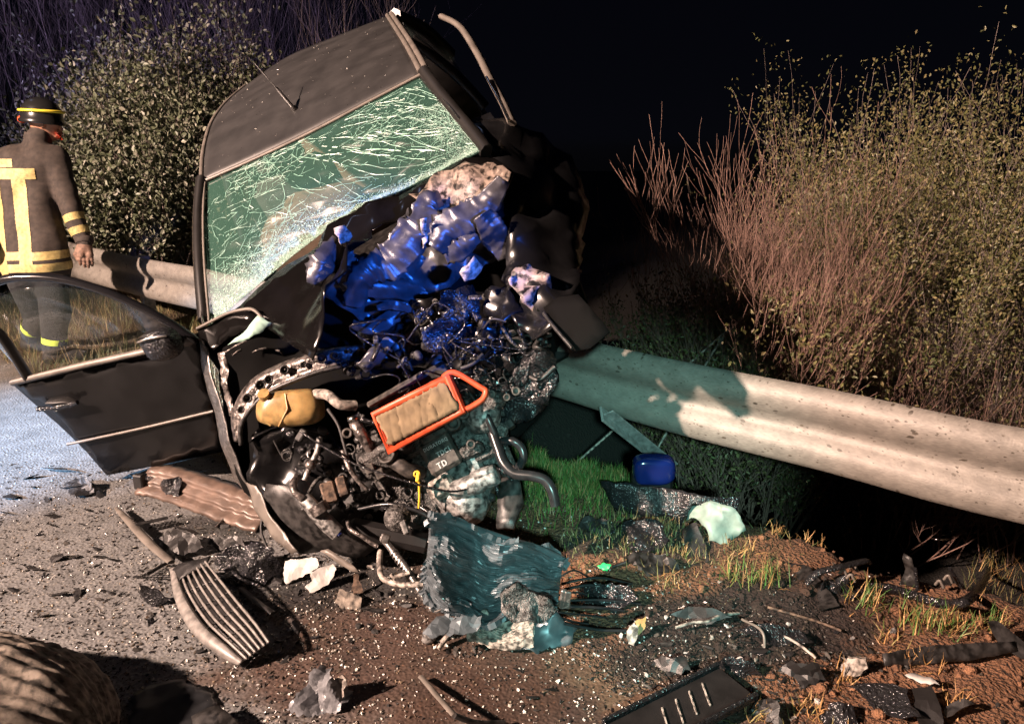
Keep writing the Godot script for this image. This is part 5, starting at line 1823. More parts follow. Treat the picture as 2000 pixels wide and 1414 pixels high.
	# black lumps between the grille and the wreck, and in the oil to the right
	var heaps := [
		[[[422, 1098, .02], [450, 1066, .10], [496, 1058, .14], [530, 1075, .12], [548, 1112, .03], [500, 1150, .01], [446, 1140, .01]], M.black_gloss, "crumpled glossy black lump between the fallen grille and the white torn plastic"],
		[[[286, 1058, .02], [322, 1034, .08], [372, 1040, .09], [398, 1070, .04], [350, 1086, .02], [300, 1084, .01]], M.black, "black broken bracket above the middle of the grey trim strip"],
		[[[400, 1058, .02], [430, 1044, .06], [470, 1050, .06], [490, 1075, .02], [440, 1080, .01]], M.plastic, "dark shattered piece under the right end of the brown beam"],
		[[[300, 960, .02], [318, 936, .09], [342, 930, .10], [352, 950, .07], [346, 975, .02], [318, 978, .01]], M.black_gloss, "dark crumpled bracket standing behind the left end of the brown beam"],
		[[[112, 950, .01], [142, 930, .05], [170, 938, .06], [178, 958, .03], [150, 972, .01]], M.black, "black lump lying on the road left of the open door's tip"],
		[[[268, 1175, .005], [276, 1140, .09], [300, 1150, .07], [330, 1178, .03], [300, 1186, .005]], M.black_gloss, "black upright splinter left of the fallen grille"],
		[[[1120, 1160, .01], [1160, 1135, .07], [1225, 1140, .08], [1250, 1170, .04], [1205, 1195, .01], [1140, 1190, .01]], M.black_gloss, "glossy black heap of torn strips right of the radiator"],
		[[[1190, 1040, .01], [1225, 1010, .08], [1290, 1020, .09], [1310, 1060, .03], [1250, 1085, .01]], M.black_gloss, "glossy black crumpled skin on the dark soil left of the crumpled bag"],
		[[[1215, 1090, .01], [1260, 1072, .05], [1318, 1085, .05], [1330, 1115, .01], [1260, 1124, .01]], M.plastic, "dark broken cover below the glossy black crumpled skin"],
		[[[1120, 1030, .01], [1150, 1006, .06], [1190, 1015, .05], [1180, 1045, .01]], M.black, "black chunk in the green grass right of the long black hose"],
		[[[1260, 1300, .005], [1290, 1280, .04], [1340, 1284, .05], [1350, 1310, .02], [1300, 1322, .005]], M.plastic, "dark cracked plate above the vent panel"],
		[[[1390, 1300, .005], [1420, 1282, .05], [1470, 1290, .05], [1490, 1320, .02], [1430, 1330, .005]], M.black_gloss, "glossy torn piece right of the dark cracked plate"],
		[[[1520, 1310, .005], [1545, 1290, .05], [1600, 1296, .06], [1615, 1330, .02], [1560, 1345, .005]], M.black, "black torn piece left of the pale beige block"],
		[[[1460, 1390, .005], [1480, 1366, .05], [1520, 1372, .04], [1530, 1410, .02], [1480, 1420, .005]], M.plastic, "dark curled piece right of the vent panel"],
		[[[1600, 1400, .005], [1630, 1370, .06], [1668, 1378, .05], [1680, 1420, .02], [1620, 1425, .005]], M.black_gloss, "glossy black curl left of the torn glossy plate"]]
	for i in heaps.size():
		b = B.new()
		b.flat()
		plate(b, GP(heaps[i][0]), .003, .024, .015, 400 + i, .008, 9.0)
		single("torn_lump", b, heaps[i][1], heaps[i][2], "wreckage")
	# loose rubber strips splayed out from the radiator
	for i in 9:
		b = B.new()
		var s0 := GG(1090 + 6 * (i % 3), 1130 + 11 * i, .06)
		var s1 := GG(1150 + 17 * ((i * 5) % 7), 1128 + 13 * i, .012)
		b.tube(spl([s0, s0.lerp(s1, .5) + Vector3(0, .03 - .005 * i, 0), s1], 5), .0035 + .001 * (i % 3), 5)
		single("rubber_strip", b, M.rubber, "thin black strip splayed out from the radiator's right side", "strip", "strips splayed from the radiator")
	# mesh fragments near the grille
	for q in [[295, 1020, "small broken mesh piece behind the grey trim strip", 30.0], [302, 1112, "broken black mesh piece left of the fallen grille", 65.0]]:
		var mp := thing("mesh_fragment", GG(q[0], q[1]), q[2], "mesh piece")
		var t := Transform3D(Basis(Vector3.UP, deg_to_rad(q[3])) * Basis(Vector3.RIGHT, -.5), GG(q[0], q[1], .03))
		b = B.new()
		for k in 7:
			b.box(t * Transform3D(Basis(), Vector3(-.05 + .016 * k, 0, 0)), Vector3(.003, .004, .07))
			if k < 5: b.box(t * Transform3D(Basis(), Vector3(0, .001, -.03 + .015 * k)), Vector3(.11, .004, .003))
		part("mesh", b, M.plastic, mp)
		b = B.new()
		b.box(t * Transform3D(Basis(), Vector3(0, .002, .038)), Vector3(.12, .012, .01), .002)
		part("edge", b, M.plastic, mp)


func grille():
	var g := thing("front_grille", GG(440, 1280), "fallen grey radiator grille with curved slats lying on the asphalt", "grille")
	var a := spl([GG(338, 1110, .05), GG(356, 1165, .06), GG(392, 1222, .06), GG(440, 1266, .05), GG(472, 1294, .03)], 8)
	var c := spl([GG(402, 1092, .10), GG(434, 1130, .11), GG(468, 1172, .11), GG(502, 1214, .10), GG(528, 1252, .08)], 8)
	var n := a.size()
	for k in 6:
		var b := B.new()
		var rows := []
		for i in n:
			var u := .16 + .84 * k / 5.5
			var p: Vector3 = a[i].lerp(c[i], u)
			var w: Vector3 = (c[i] - a[i]).normalized()
			var f := (EYE - p).normalized()
			rows.append(PackedVector3Array([p - w * .005 + f * .0, p - w * .002 + f * .009, p + w * .003 + f * .009, p + w * .005]))
		b.sheet(rows, .003)
		part("slat", b, M.slat, g)
	var b := B.new()
	var rows := []
	for i in n:
		var w: Vector3 = (a[i] - c[i]).normalized()
		var f: Vector3 = (EYE - a[i]).normalized()
		var k := sin(PI * clampf(i / (n - 1.0), .05, 1.0)) * .6 + .4
		rows.append(PackedVector3Array([a[i] - w * .006, a[i] + f * .010, a[i] + w * .014 * k + f * .008, a[i] + w * .030 * k - f * .004]))
	b.sheet(rows, .004)
	part("outer_rim", b, M.slat, g)
	for i in [2, 7, 12, 17, 22, 27, 31]:
		b = B.new()
		var q := a[mini(i, n - 1)] as Vector3
		b.tube([q.lerp(c[mini(i, n - 1)], .1) - UPV * .006, q.lerp(c[mini(i, n - 1)], 1.02) - UPV * .006], .0035, 5)
		part("rib", b, M.black, g)
	b = B.new()
	plate(b, a.map(func(p): return p - Vector3.UP * .022) + (func(): 
		var r := c.map(func(p): return p - Vector3.UP * .03)
		r.reverse()
		return r).call(), .003, .0, .05, 5)
	part("backing", b, M.black, g)
	b = B.new()
	plate(b, GP([[330, 1112, .06], [346, 1098, .09], [408, 1084, .12], [400, 1100, .1], [350, 1130, .07], [340, 1140, .05]]), .006, .01, .02, 7, .003)
	part("mounting_end", b, M.black, g)


# ---------------------------------------------------------------- shards, glass, grass
func shard_mesh(sd: int) -> ArrayMesh:
	var r := RandomNumberGenerator.new()
	r.seed = sd
	var b := B.new()
	var n := r.randi_range(5, 8)
	var pts := []
	for k in n:
		var w := TAU * k / n
		pts.append(Vector3(cos(w) * r.randf_range(.4, 1.0), .25 * r.randf_range(-1, 1), sin(w) * r.randf_range(.2, .7)))
	b.grp = -1
	var c := Vector3(0, r.randf_range(.05, .3), 0)
	var dn := Vector3(0, -.10, 0)
	for k in n:
		b.trin(c, pts[k], pts[(k + 1) % n], Vector3.UP)
		b.trin(c + dn, pts[k] + dn, pts[(k + 1) % n] + dn, Vector3.DOWN)
		b.quadn(pts[k], pts[(k + 1) % n], pts[(k + 1) % n] + dn, pts[k] + dn, pts[k] + pts[(k + 1) % n])
	return b.mesh()


func scatter():
	var r := RandomNumberGenerator.new()
	r.seed = 91
	var kinds := []
	for k in 9: kinds.append(shard_mesh(300 + k))
	# pieces one can pick out by eye: x, y, half length in metres, turn
	var seen := [[120, 922, .10, .1], [140, 955, .09, .4], [195, 968, .06, .9], [60, 935, .05, .2], [20, 975, .07, .5], [10, 1005, .06, .1], [92, 978, .03, 1.0], [105, 1012, .05, -.1], [100, 1028, .035, .4], [175, 1000, .03, .2], [155, 1025, .025, .8], [190, 1075, .03, .3], [195, 1090, .03, -.2], [110, 1095, .06, .1], [60, 1112, .06, .5], [140, 1090, .04, .2], [220, 1096, .045, .0], [110, 1165, .05, .3], [150, 1165, .04, 1.2], [25, 1155, .035, .2], [215, 1160, .03, .5], [85, 1205, .03, .1], [270, 1130, .04, .4], [330, 975, .05, .3], [345, 945, .06, 1.1], [430, 1030, .05, .2], [365, 1040, .06, .1], [455, 1095, .08, .3], [480, 1120, .07, .9], [500, 1085, .06, .2], [440, 1130, .05, .1], [540, 1140, .05, .6], [560, 1165, .04, .2], [730, 1195, .05, .1], [790, 1185, .04, .5], [735, 1160, .03, .9], [620, 1170, .03, .2], [575, 1225, .04, 1.1], [1080, 1350, .04, -.5], [1040, 1365, .03, -.6], [390, 1275, .025, .1], [1010, 1310, .03, .2], [1300, 1260, .03, .2], [1380, 1265, .03, .7], [1480, 1275, .035, .3], [1430, 1285, .03, .1], [1450, 1255, .03, .6], [1540, 1280, .03, .2], [1590, 1300, .03, .9], [1600, 1330, .03, .1], [1540, 1365, .035, .6], [1580, 1390, .03, .2], [1500, 1330, .025, .2], [1620, 1260, .03, .8]]
	for i in seen.size():
		var q = seen[i]
		piece(kinds[i % 9], GG(q[0], q[1]), q[2], q[3], r, M.black if i % 3 else M.plastic, q[0] < 420)
	for k in 225:
		var p: Vector3
		if k < 95: p = G(r.randf_range(0, 520), r.randf_range(900, 1240))
		elif k < 160: p = G(clampf(r.randfn(1430, 130), 1200, 1750), clampf(r.randfn(1280, 60), 1150, 1414))
		else: p = G(r.randf_range(380, 1000), r.randf_range(1060, 1300))
		p.y = ground_y(p.x, p.z)
		piece(kinds[k % 9], p, r.randf_range(.008, .026), r.randf_range(0, TAU), r, [M.black, M.plastic, M.black_gloss, M.dusty_plastic][k % 4], p.x < -.62)
	# pale chips
	for k in 46:
		var p := G(clampf(r.randfn(1400, 170), 1000, 1900), clampf(r.randfn(1290, 60), 1120, 1410)) if k < 30 else G(r.randf_range(40, 900), r.randf_range(1100, 1400))
		p.y = ground_y(p.x, p.z)
		var o := MeshInstance3D.new()
		o.name = numbered("pale_chip", self)
		o.mesh = kinds[k % 9]
		o.material_override = [M.pale, M.white, M.alu][k % 3]
		o.transform = Transform3D(Basis.from_euler(Vector3(r.randf_range(-.6, .6), r.randf_range(0, TAU), r.randf_range(-.6, .6))).scaled_local(Vector3.ONE * r.randf_range(.006, .02)), p + Vector3(0, .006, 0))
		add_child(o)
		if k < 30: tag(o, "small pale chip on the dark oily soil right of the radiator", "chip", "pale chips on the oily soil")
		else: tag(o, "small pale chip on the asphalt before the wreck", "chip", "pale chips on the asphalt")
	# crushed glass and grit past counting
	var tr := []
	var cols := []
	var tint := [Color(.5, .48, .44), Color(.35, .32, .28), Color(.03, .03, .03), Color(.12, .09, .07), Color(.65, .64, .6), Color(.05, .04, .035), Color(.22, .17, .12)]
	for k in 12500:
		var x: float
		var y: float
		if k < 6500:
			x = r.randf_range(-20, 1350); y = r.randf_range(930, 1420)
		elif k < 10300:
			x = r.randfn(760, 240); y = r.randfn(1180, 110)
		else:
			x = r.randfn(1420, 170); y = r.randfn(1270, 80)
		if y < 880 or y > 1430: continue
		if gn2.get_noise_2d(x * .004, y * .006) < -.08 and r.randf() < .75: continue
		var p := G(x, y)
		p.y = ground_y(p.x, p.z) + .002
		var s := (absf(r.randfn(.0, .0032)) + .0014) * (.7 if k >= 10300 else 1.0)
		tr.append(Transform3D(Basis.from_euler(Vector3(r.randf() * TAU, r.randf() * TAU, 0)).scaled_local(Vector3(s, s * 1.6, s)), p))
		cols.append(tint[r.randi() % tint.size()] * (.3 if k >= 10300 and r.randf() < .85 else 1.0))
	scatter_mesh("glass_crumbs", kinds[2], tr, cols, M.bit, self)
	tr = []
	cols = []
	for k in 9000:
		var p := G(r.randf_range(-20, 700), r.randf_range(900, 1420)) if k < 3800 else (G(r.randfn(560, 190), r.randfn(1110, 80)) if k < 5600 else G(r.randfn(1420, 190), r.randfn(1270, 80)))
		if p.z < -5.0 or p.z > -1.4: continue
		p.y = ground_y(p.x, p.z) + .002
		var s := absf(r.randfn(.0, .005)) + .0025
		tr.append(Transform3D(Basis.from_euler(Vector3(r.randf_range(-.6, .6), r.randf() * TAU, r.randf_range(-.6, .6))).scaled_local(Vector3(s * 1.3, s * .5, s * r.randf_range(.3, .9))), p))
		cols.append([Color(.012, .011, .011), Color(.03, .028, .026), Color(.06, .05, .04)][k % 3])
	scatter_mesh("plastic_crumbs", kinds[4], tr, cols, M.bit, self)
	# clods on the verge
	tr = []
	cols = []
	var b := B.new()
	b.blob(Transform3D(), .35, noise(3, .12), 8, 6)
	for k in 2600:
		var t := r.randf_range(-2.0, 4.5)
		var s := r.randf_range(-.9, 1.0)
		var p := RA + RU * t + RN * s
		p.y = ground_y(p.x, p.z)
		var q := absf(r.randfn(.0, .008)) + .003
		tr.append(Transform3D(Basis.from_euler(Vector3(r.randf() * TAU, r.randf() * TAU, 0)).scaled_local(Vector3(q, q * .7, q)), p))
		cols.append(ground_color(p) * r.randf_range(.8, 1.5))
	scatter_mesh("soil_clods", b.mesh(), tr, cols, M.soil, self)


func piece(mesh: Mesh, p: Vector3, s: float, turn: float, r: RandomNumberGenerator, m: Material, left: bool):
	var o := MeshInstance3D.new()
	o.name = numbered("plastic_shard", self)
	o.mesh = mesh
	o.material_override = m
	o.transform = Transform3D(Basis.from_euler(Vector3(r.randf_range(-.45, .45), -turn, r.randf_range(-.4, .4))).scaled_local(Vector3(s * 1.15, s * .3, s * r.randf_range(.3, .85))), p + Vector3(0, s * .14 + .002, 0))
	add_child(o)
	if left: tag(o, "dark plastic shard scattered on the asphalt left of the wreck", "shard", "dark shards left of the wreck")
	else: tag(o, "dark plastic shard scattered before and right of the wreck", "shard", "dark shards before the wreck")


func grass():
	var r := RandomNumberGenerator.new()
	r.seed = 17
	var b := B.new()
	b.grp = -1
	var w := [.0017, .0015, .0010, .0002]
	for k in 3:
		b.quadn(Vector3(-w[k], k / 3.0, .12 * k * k / 9.0), Vector3(w[k], k / 3.0, .12 * k * k / 9.0), Vector3(w[k + 1], (k + 1) / 3.0, .3 * (k + 1) * (k + 1) / 9.0), Vector3(-w[k + 1], (k + 1) / 3.0, .3 * (k + 1) * (k + 1) / 9.0), Vector3.BACK)
	var mesh := b.mesh()
	var straw := [Color(.36, .2, .075), Color(.30, .17, .06), Color(.42, .27, .11), Color(.22, .12, .05), Color(.2, .17, .06)]
	var lush := [Color(.05, .13, .02), Color(.07, .16, .03), Color(.04, .09, .015), Color(.12, .16, .04)]
	var mix_ := [Color(.12, .13, .05), Color(.2, .16, .07), Color(.08, .1, .03), Color(.28, .2, .1)]
	var sets := {"dry_grass": [[], []], "green_grass": [[], []], "mixed_grass": [[], []]}
	var put := func(p: Vector3, called: String, h: float, tones: Array, lay_: float):
		p.y = ground_y(p.x, p.z) - .004
		var e := Basis.from_euler(Vector3(r.randfn(0, lay_), r.randf() * TAU, r.randfn(0, lay_ * .5)))
		sets[called][0].append(Transform3D(e.scaled_local(Vector3(1.0, h, h)), p))
		sets[called][1].append(tones[r.randi() % tones.size()] * r.randf_range(.75, 1.2))
	# straw tufts along the verge
	for k in 330:
		var t := r.randf_range(-1.6, 2.6)
		var s := r.randf_range(-1.2, .96)
		var p := RA + RU * t + RN * s
		if spot(p, G(1440, 1235), .66, .29, .35) > .1 and r.randf() < .96: continue
		if s < -.1: continue
		if s > .1 and p.x < .5: continue
		if spot(p, G(1270, 1060), .36, .24) > .1 and r.randf() < .85: continue
		var n := r.randi_range(24, 52)
		var hh := r.randf_range(.028, .065)
		for i in n:
			put.call(p + Vector3(r.randfn(0, .024), 0, r.randfn(0, .024)), "dry_grass", hh * r.randf_range(.5, 1.3), straw, .8)
	# the green patch under the engine's right side
	for k in 9000:
		var o := G(1110, 925)
		var p := o + Vector3(r.randfn(0, .21), 0, r.randfn(0, .21))
		if off_rail(p) > .85: continue
		put.call(p, "green_grass", r.randf_range(.03, .075), lush if r.randf() < .8 else straw, .4)
	for k in 1100:
		var o := G(1260, 1060)
		var p := o + Vector3(r.randfn(0, .22), 0, r.randfn(0, .12))
		put.call(p, "mixed_grass", r.randf_range(.025, .06), mix_, .6)
	for q in [[1690, 1190], [1500, 1150], [1440, 1140], [1780, 1230], [1850, 1240], [1920, 1230]]:
		for k in 60:
			var p := G(q[0], q[1]) + Vector3(r.randfn(0, .035), 0, r.randfn(0, .03))
			put.call(p, "green_grass" if k % 2 else "dry_grass", r.randf_range(.05, .11), lush if k % 2 else straw, .42)
	# rough verge beyond the open door and behind the rail
	for k in 26000:
		var t := r.randf_range(2.6, 9.0)
		var s := r.randf_range(-2.4, .98)
		if gn2.get_noise_2d(t * 1.5, s * 2.0) < -.15: continue
		put.call(RA + RU * t + RN * s, "mixed_grass", r.randf_range(.05, .17), mix_, .45)
	for k in 9000:
		var t := r.randf_range(-1.5, 3.0)
		var s := r.randf_range(-3.0, -.25)
		if t > .2: continue
		put.call(RA + RU * t + RN * s, "mixed_grass", r.randf_range(.06, .22), mix_ if r.randf() < .6 else straw, .4)
	for called in sets:
		scatter_mesh(called, mesh, sets[called][0], sets[called][1], M.blade, self)


# ---------------------------------------------------------------- the firefighter
func seg(p: Vector3, a: Vector3, b: Vector3, ra: float, rb: float) -> float:
	var d := b - a
	var h := clampf((p - a).dot(d) / d.length_squared(), 0, 1)
	return p.distance_to(a + d * h) - lerpf(ra, rb, h)


func field(p: Vector3, bones: Array, k: float) -> float:
	var f := 1e3
	for q in bones:
		var d := seg(p, q[0], q[1], q[2], q[3])
		var kk: float = q[4] if q.size() > 4 else k
		var h := maxf(kk - absf(f - d), 0.0) / kk
		f = minf(f, d) - h * h * kk * .25
	return f


func nets(bones: Array, cell: float, k: float, wrinkle := 0.0, nz: FastNoiseLite = null) -> Array:   # [points, quads]
	var lo := Vector3.ONE * 1e9
	var hi := -lo
	for q in bones:
		for e in [[q[0], q[2]], [q[1], q[3]]]:
			lo = lo.min(e[0] - Vector3.ONE * (e[1] + .04))
			hi = hi.max(e[0] + Vector3.ONE * (e[1] + .04))
	var n := Vector3i(((hi - lo) / cell).ceil()) + Vector3i.ONE
	var val := PackedFloat32Array()
	val.resize(n.x * n.y * n.z)
	val.fill(1.0)
	var touched := PackedByteArray()
	touched.resize(val.size())
	for q in bones:
		var a := Vector3i((((q[0] as Vector3).min(q[1]) - Vector3.ONE * (maxf(q[2], q[3]) + .03) - lo) / cell).floor()).max(Vector3i.ZERO)
		var c := Vector3i((((q[0] as Vector3).max(q[1]) + Vector3.ONE * (maxf(q[2], q[3]) + .03) - lo) / cell).ceil()).min(n - Vector3i.ONE)
		for z in range(a.z, c.z + 1):
			for y in range(a.y, c.y + 1):
				for x in range(a.x, c.x + 1):
					var i := (z * n.y + y) * n.x + x
					if touched[i]: continue
					var p := lo + Vector3(x, y, z) * cell
					var sd := seg(p, q[0], q[1], q[2], q[3])
					if sd > .03: continue
					if sd < -.03:
						touched[i] = 1
						val[i] = -1.0
						continue
					touched[i] = 1
					val[i] = field(p, bones, k) + (wrinkle * nz.get_noise_3dv(p * 10.0) if nz else 0.0)
	var id := {}
	var pts := []
	var quads := []
	var off := []
	for w in 8: off.append(Vector3i(w & 1, (w >> 1) & 1, w >> 2))
	for z in n.z - 1:
		for y in n.y - 1:
			for x in n.x - 1:
				var i := (z * n.y + y) * n.x + x
				var m := 0
				var v8 := [val[i], val[i + 1], val[i + n.x], val[i + n.x + 1], val[i + n.x * n.y], val[i + n.x * n.y + 1], val[i + n.x * n.y + n.x], val[i + n.x * n.y + n.x + 1]]
				for w in 8:
					if v8[w] < 0: m |= 1 << w
				if m == 0 or m == 255: continue
				var s := Vector3.ZERO
				var c := 0
				for e in [[0, 1], [2, 3], [4, 5], [6, 7], [0, 2], [1, 3], [4, 6], [5, 7], [0, 4], [1, 5], [2, 6], [3, 7]]:
					var a: float = v8[e[0]]
					var d: float = v8[e[1]]
					if (a < 0) != (d < 0):
						s += Vector3(off[e[0]]).lerp(Vector3(off[e[1]]), a / (a - d))
						c += 1
				id[i] = pts.size()
				pts.append(lo + (Vector3(x, y, z) + s / c) * cell)
	var step := [1, n.x, n.x * n.y]
	for z in range(1, n.z - 1):
		for y in range(1, n.y - 1):
			for x in range(1, n.x - 1):
				var i := (z * n.y + y) * n.x + x
				for ax in 3:
					var j: int = i + step[ax]
					if (val[i] < 0) == (val[j] < 0): continue
					var u: int = step[(ax + 1) % 3]
					var w: int = step[(ax + 2) % 3]
					var dir := Vector3.ZERO
					dir[ax] = 1.0 if val[i] < 0 else -1.0
					if id.has(i) and id.has(i - u) and id.has(i - w) and id.has(i - u - w):
						quads.append([id[i - u - w], id[i - w], id[i], id[i - u], dir])
	return [pts, quads]


func firefighter():
	var d := 5.22
	var root := thing("person", Vector3(P(90, 700, d).x, 0, P(90, 700, d).z), "firefighter in brown jacket with yellow stripes and helmet walking beyond the open door", "person")
	var j := func(x, y, dd := 0.0): return P(x, y, d + dd)
	var head: Vector3 = j.call(84, 242)
	var neck: Vector3 = j.call(72, 276)
	var chest: Vector3 = j.call(58, 345)
	var waist: Vector3 = j.call(62, 440)
	var hip: Vector3 = j.call(66, 510)
	var sl: Vector3 = j.call(5, 315, -.06)
	var sr: Vector3 = j.call(106, 312, .02)
	var er: Vector3 = j.call(138, 408, .0)
	var wr: Vector3 = j.call(164, 474, .02)
	var el: Vector3 = j.call(-30, 410, -.05)
	var wl: Vector3 = j.call(-30, 490, -.2)
	var hr: Vector3 = j.call(98, 535, .02)
	var hl: Vector3 = j.call(42, 535, -.04)
	var kr: Vector3 = j.call(108, 620, -.05)
	var ar: Vector3 = j.call(106, 692, .02)
	var kl: Vector3 = j.call(70, 612, .08)
	var al: Vector3 = j.call(62, 668, .32)
	ar.y = .11
	al.y = .12
	var face_dir := Vector3(.83, -.06, -.52).normalized()
	var bones := [
		[neck, chest + Vector3(.0, .02, 0), .075, .135], [sl, sr, .09, .09], [sl.lerp(sr, .25), chest, .11, .14], [sl.lerp(sr, .75), chest, .11, .14],
		[chest + Vector3(-.09, 0, .0), waist + Vector3(-.07, 0, 0), .13, .135], [chest + Vector3(.06, 0, 0), waist + Vector3(.05, 0, 0), .12, .125],
		[waist + Vector3(-.07, 0, 0), hip + Vector3(-.08, -.02, 0), .135, .155], [waist + Vector3(.07, 0, 0), hip + Vector3(.08, -.02, 0), .135, .155],
		[sr, er, .084, .068], [er, wr, .07, .052], [sl, el, .088, .072], [el, wl, .074, .055],
		[hr, kr, .105, .085], [kr, ar, .085, .072], [hl, kl, .105, .085], [kl, al, .085, .072], [neck, head, .062, .06]]
	var nz := noise(19, .35, 2)
	var net := nets(bones, .012, .035, .016, nz)
	var b := B.new()
	for q in net[1]: b.quadn(net[0][q[0]], net[0][q[1]], net[0][q[2]], net[0][q[3]], q[4])
	# which cloth a point of the body belongs to
	var back := (chest - waist).normalized()
	var side := (sr - sl).normalized()
	var kind := func(p: Vector3) -> int:
		var to_arm := seg(p, sr, er, .088, .072)
		var to_fore := seg(p, er, wr, .074, .055)
		var to_body := seg(p, chest, hip, .16, .19)
		if to_fore < to_body and to_fore < to_arm + .01:
			var t := (p - er).dot((wr - er).normalized()) / er.distance_to(wr)
			if absf(t - .28) < .1 or absf(t - .66) < .1: return 2
			return 0
		if to_arm < to_body: return 0
		var h := p.y
		var hy := P(60, 528, d).y
		if h < hy - .03: return 1
		if absf(h - hy - .035) < .028 or absf(h - hy - .115) < .028: return 2
		var cx := (p - chest).dot(side)
		var cy := p.y - P(60, 338, d).y
		if absf(cy) < .036 and cx < .075: return 2
		if cy > .044 and cy < .1 and cx < -.06: return 2
		if cy < 0 and (absf(cx + .035) < .045 or absf(cx + .19) < .03): return 2
		return 0
	var s0 := B.new()
	var s1 := B.new()
	var stripes := B.new()
	var pts := PackedVector3Array(net[0])
	for q in net[1]:
		var c: Vector3 = (pts[q[0]] + pts[q[2]]) * .5
		var k: int = kind.call(c)
		(s1 if k == 1 else s0).quadn(pts[q[0]], pts[q[1]], pts[q[2]], pts[q[3]], q[4])
		var near := false
		for w in 4:
			if (kind.call(pts[q[w]]) == 2) or k == 2: near = true
		if near:
			var nn := (pts[q[2]] - pts[q[0]]).cross(pts[q[3]] - pts[q[1]]).normalized()
			if nn.dot(q[4]) < 0: nn = -nn
			var at := func(u: float, v: float) -> Vector3: return pts[q[0]].lerp(pts[q[1]], u).lerp(pts[q[3]].lerp(pts[q[2]], u), v) + nn * .004
			for a in 4:
				for e in 4:
					var m: Vector3 = at.call((a + .5) / 4.0, (e + .5) / 4.0)
					if kind.call(m) == 2: stripes.quadn(at.call(a / 4.0, e / 4.0), at.call((a + 1) / 4.0, e / 4.0), at.call((a + 1) / 4.0, (e + 1) / 4.0), at.call(a / 4.0, (e + 1) / 4.0), q[4])
	var body := part("body", b, M.jacket, root)
	# one skin, two cloths: the trousers are a second surface of the same mesh
	var am := s0.mesh(b.base())
	var am2 := s1.mesh(b.base())
	var joint := ArrayMesh.new()
	joint.add_surface_from_arrays(Mesh.PRIMITIVE_TRIANGLES, am.surface_get_arrays(0))
	joint.add_surface_from_arrays(Mesh.PRIMITIVE_TRIANGLES, am2.surface_get_arrays(0))
	joint.surface_set_material(0, M.jacket)
	joint.surface_set_material(1, M.trouser)
	body.mesh = joint
	body.material_override = null
	part("reflective_stripes", stripes, M.stripe, root)
	# collar
	b = B.new()
	b.tube([neck + Vector3(0, -.03, 0), neck + Vector3(.005, .03, 0), neck + Vector3(.01, .055, 0)], [.09, .085, .078], 14, false)
	part("collar", b, M.jacket, root)
	# leg bands and boots
	for q in [[kr, ar, .62, .80], [kl, al, .45, .62]]:
		b = B.new()
		b.tube([q[0].lerp(q[1], q[2]), q[0].lerp(q[1], q[3])], [.083, .081], 16, false)
		part("leg_band", b, M.lime, root)
	for q in [[ar, Vector3(.9, 0, -.4)], [al, Vector3(.85, -.25, -.45)]]:
		var f: Vector3 = q[1].normalized()
		var net2 := nets([[q[0], q[0] + Vector3(0, -.05, 0), .062, .06], [q[0] + Vector3(0, -.055, 0), q[0] + Vector3(0, -.06, 0) + f * .16, .055, .045], [q[0] + Vector3(0, -.06, 0) - f * .03, q[0] + Vector3(0, -.06, 0) + f * .1, .05, .05]], .011, .03)
		b = B.new()
		for e in net2[1]: b.quadn(net2[0][e[0]], net2[0][e[1]], net2[0][e[2]], net2[0][e[3]], e[4])
		part("boot", b, M.rubber_dull, root)
	# head
	var up := (Vector3.UP + side * .05).normalized()
	var fwd := (face_dir - up * face_dir.dot(up)).normalized()
	var rgt := fwd.cross(up)
	var hp := func(x: float, y: float, z: float) -> Vector3: return head + rgt * x + up * y + fwd * z
	var hb := [[hp.call(0, .03, -.01), hp.call(0, .03, .01), .085, .08], [hp.call(0, -.03, .03), hp.call(0, -.075, .055), .058, .036], [hp.call(0, .0, .085), hp.call(0, -.03, .103), .010, .014, .02], [hp.call(-.04, .012, .07), hp.call(.04, .012, .07), .018, .018, .03], [hp.call(-.075, .015, -.005), hp.call(-.08, -.015, -.01), .018, .012, .02], [hp.call(.075, .015, -.005), hp.call(.08, -.015, -.01), .018, .012, .02], [hp.call(-.02, -.055, .085), hp.call(.02, -.055, .085), .009, .009, .02], [hp.call(0, -.08, -.03), hp.call(0, -.14, -.03), .055, .058]]
	var hn := nets(hb, .006, .04)
	b = B.new()
	for e in hn[1]: b.quadn(hn[0][e[0]], hn[0][e[1]], hn[0][e[2]], hn[0][e[3]], e[4])
	var hd := part("head", b, M.skin, root)
	for s in [-1.0, 1.0]:
		b = B.new()
		b.blob(Transform3D(Basis().scaled(Vector3.ONE * .0105), hp.call(.03 * s, .005, .082)), 0.0, nz, 10, 8)
		part("eye", b, M.white, hd)
	b = B.new()
	plate(b, [hp.call(-.07, -.02, .07), hp.call(-.075, -.07, .05), hp.call(-.02, -.11, .09), hp.call(.03, -.10, .10), hp.call(.07, -.06, .06), hp.call(.0, -.05, .105)], .006, .006, .02, 3)
	part("red_scarf", b, M.red, root)
	# helmet
	b = B.new()
	b.lathe(hp.call(0, .035, -.005), up + fwd * .06, [[.140, -.035], [.146, -.02], [.132, -.005], [.129, .03], [.12, .075], [.09, .115], [.045, .138], [.001, .143]], 26)
	b.tube([hp.call(0, .05, -.12), hp.call(0, .125, -.09), hp.call(0, .165, -.02), hp.call(0, .16, .04), hp.call(0, .11, .10)], [.008, .014, .016, .014, .008], 8)
	var hel := part("helmet", b, M.helmet, root)
	b = B.new()
	var band := []
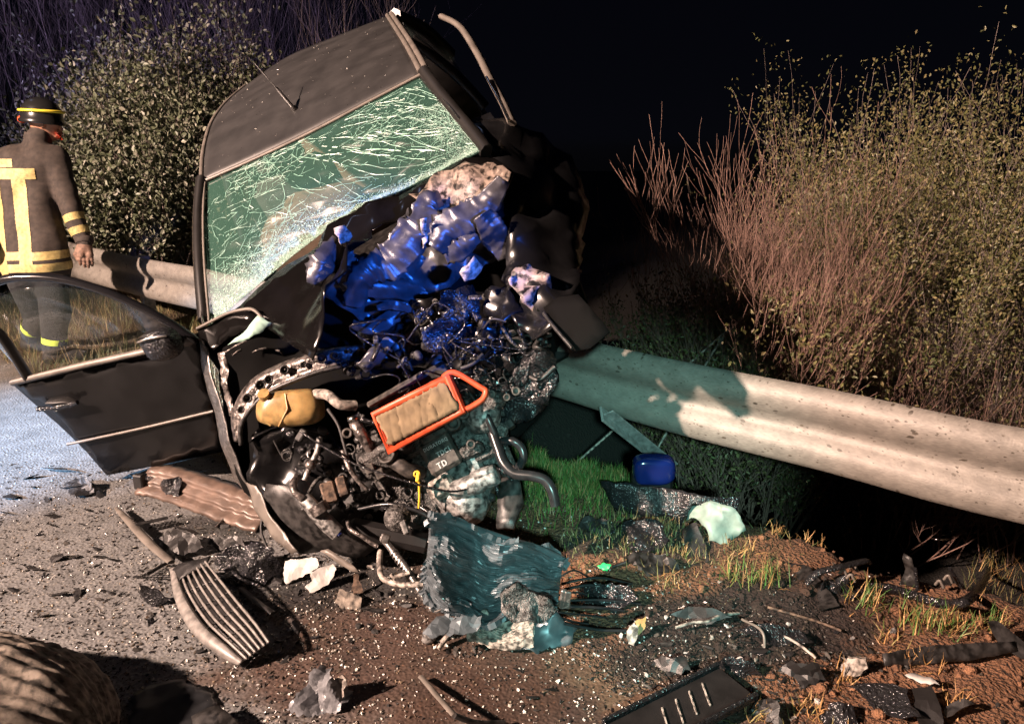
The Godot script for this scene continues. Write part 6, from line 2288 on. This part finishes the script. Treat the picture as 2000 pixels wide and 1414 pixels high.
	for k in 17:
		var w := lerpf(-2.9, .6, k / 16.0)
		band.append(hp.call(0, .085, -.005) + (fwd * cos(w) - rgt * sin(w)) * .128)
	b.tube(band, .021, 8, true, false, .5)
	part("helmet_band", b, M.helmet_yellow, hel)
	b = B.new()
	b.blob(Transform3D(Basis().scaled(Vector3(.03, .026, .03)), hp.call(-.055, .025, -.125)), .1, nz, 12, 8)
	part("helmet_lamp", b, M.orange, hel)
	b = B.new()
	b.lathe(hp.call(0, .07, .0), up, [[.122, 0], [.126, .012], [.122, .024]], 24)
	part("visor", b, M.black_gloss, hel)
	# gloved right hand, hanging and slightly curled
	var hdn := (j.call(168, 520) - wr).normalized() as Vector3
	var across := hdn.cross(EYE - wr).normalized()
	var inward := hdn.cross(across).normalized()
	var hbz := [[wr - hdn * .02, wr + hdn * .03, .042, .040], [wr + hdn * .03 - across * .02, wr + hdn * .09 - across * .026, .026, .024], [wr + hdn * .03 + across * .02, wr + hdn * .09 + across * .026, .026, .024]]
	for k in 4:
		var o := wr + hdn * .09 + across * (-.036 + .024 * k)
		var l: float = [.062, .074, .07, .055][k]
		var k1 := o + hdn * l * .5 + inward * .008
		var k2 := k1 + hdn * l * .32 + inward * .018
		hbz.append([o, k1, .0125, .0115, .006])
		hbz.append([k1, k2, .0115, .0105, .006])
		hbz.append([k2, k2 + hdn * l * .2 + inward * .02, .0105, .0095, .006])
	var th := wr + hdn * .035 + across * .04
	hbz.append([th, th + hdn * .045 + across * .02 + inward * .012, .016, .0135, .012])
	hbz.append([th + hdn * .045 + across * .02 + inward * .012, th + hdn * .08 + across * .012 + inward * .022, .0135, .011, .012])
	var gnz := nets(hbz, .0055, .018)
	b = B.new()
	for e in gnz[1]: b.quadn(gnz[0][e[0]], gnz[0][e[1]], gnz[0][e[2]], gnz[0][e[3]], e[4])
	part("glove", b, M.glove, root)
	b = B.new()
	b.tube([wr - hdn * .035, wr + hdn * .005], [.062, .058], 14)
	part("cuff", b, M.jacket, root)
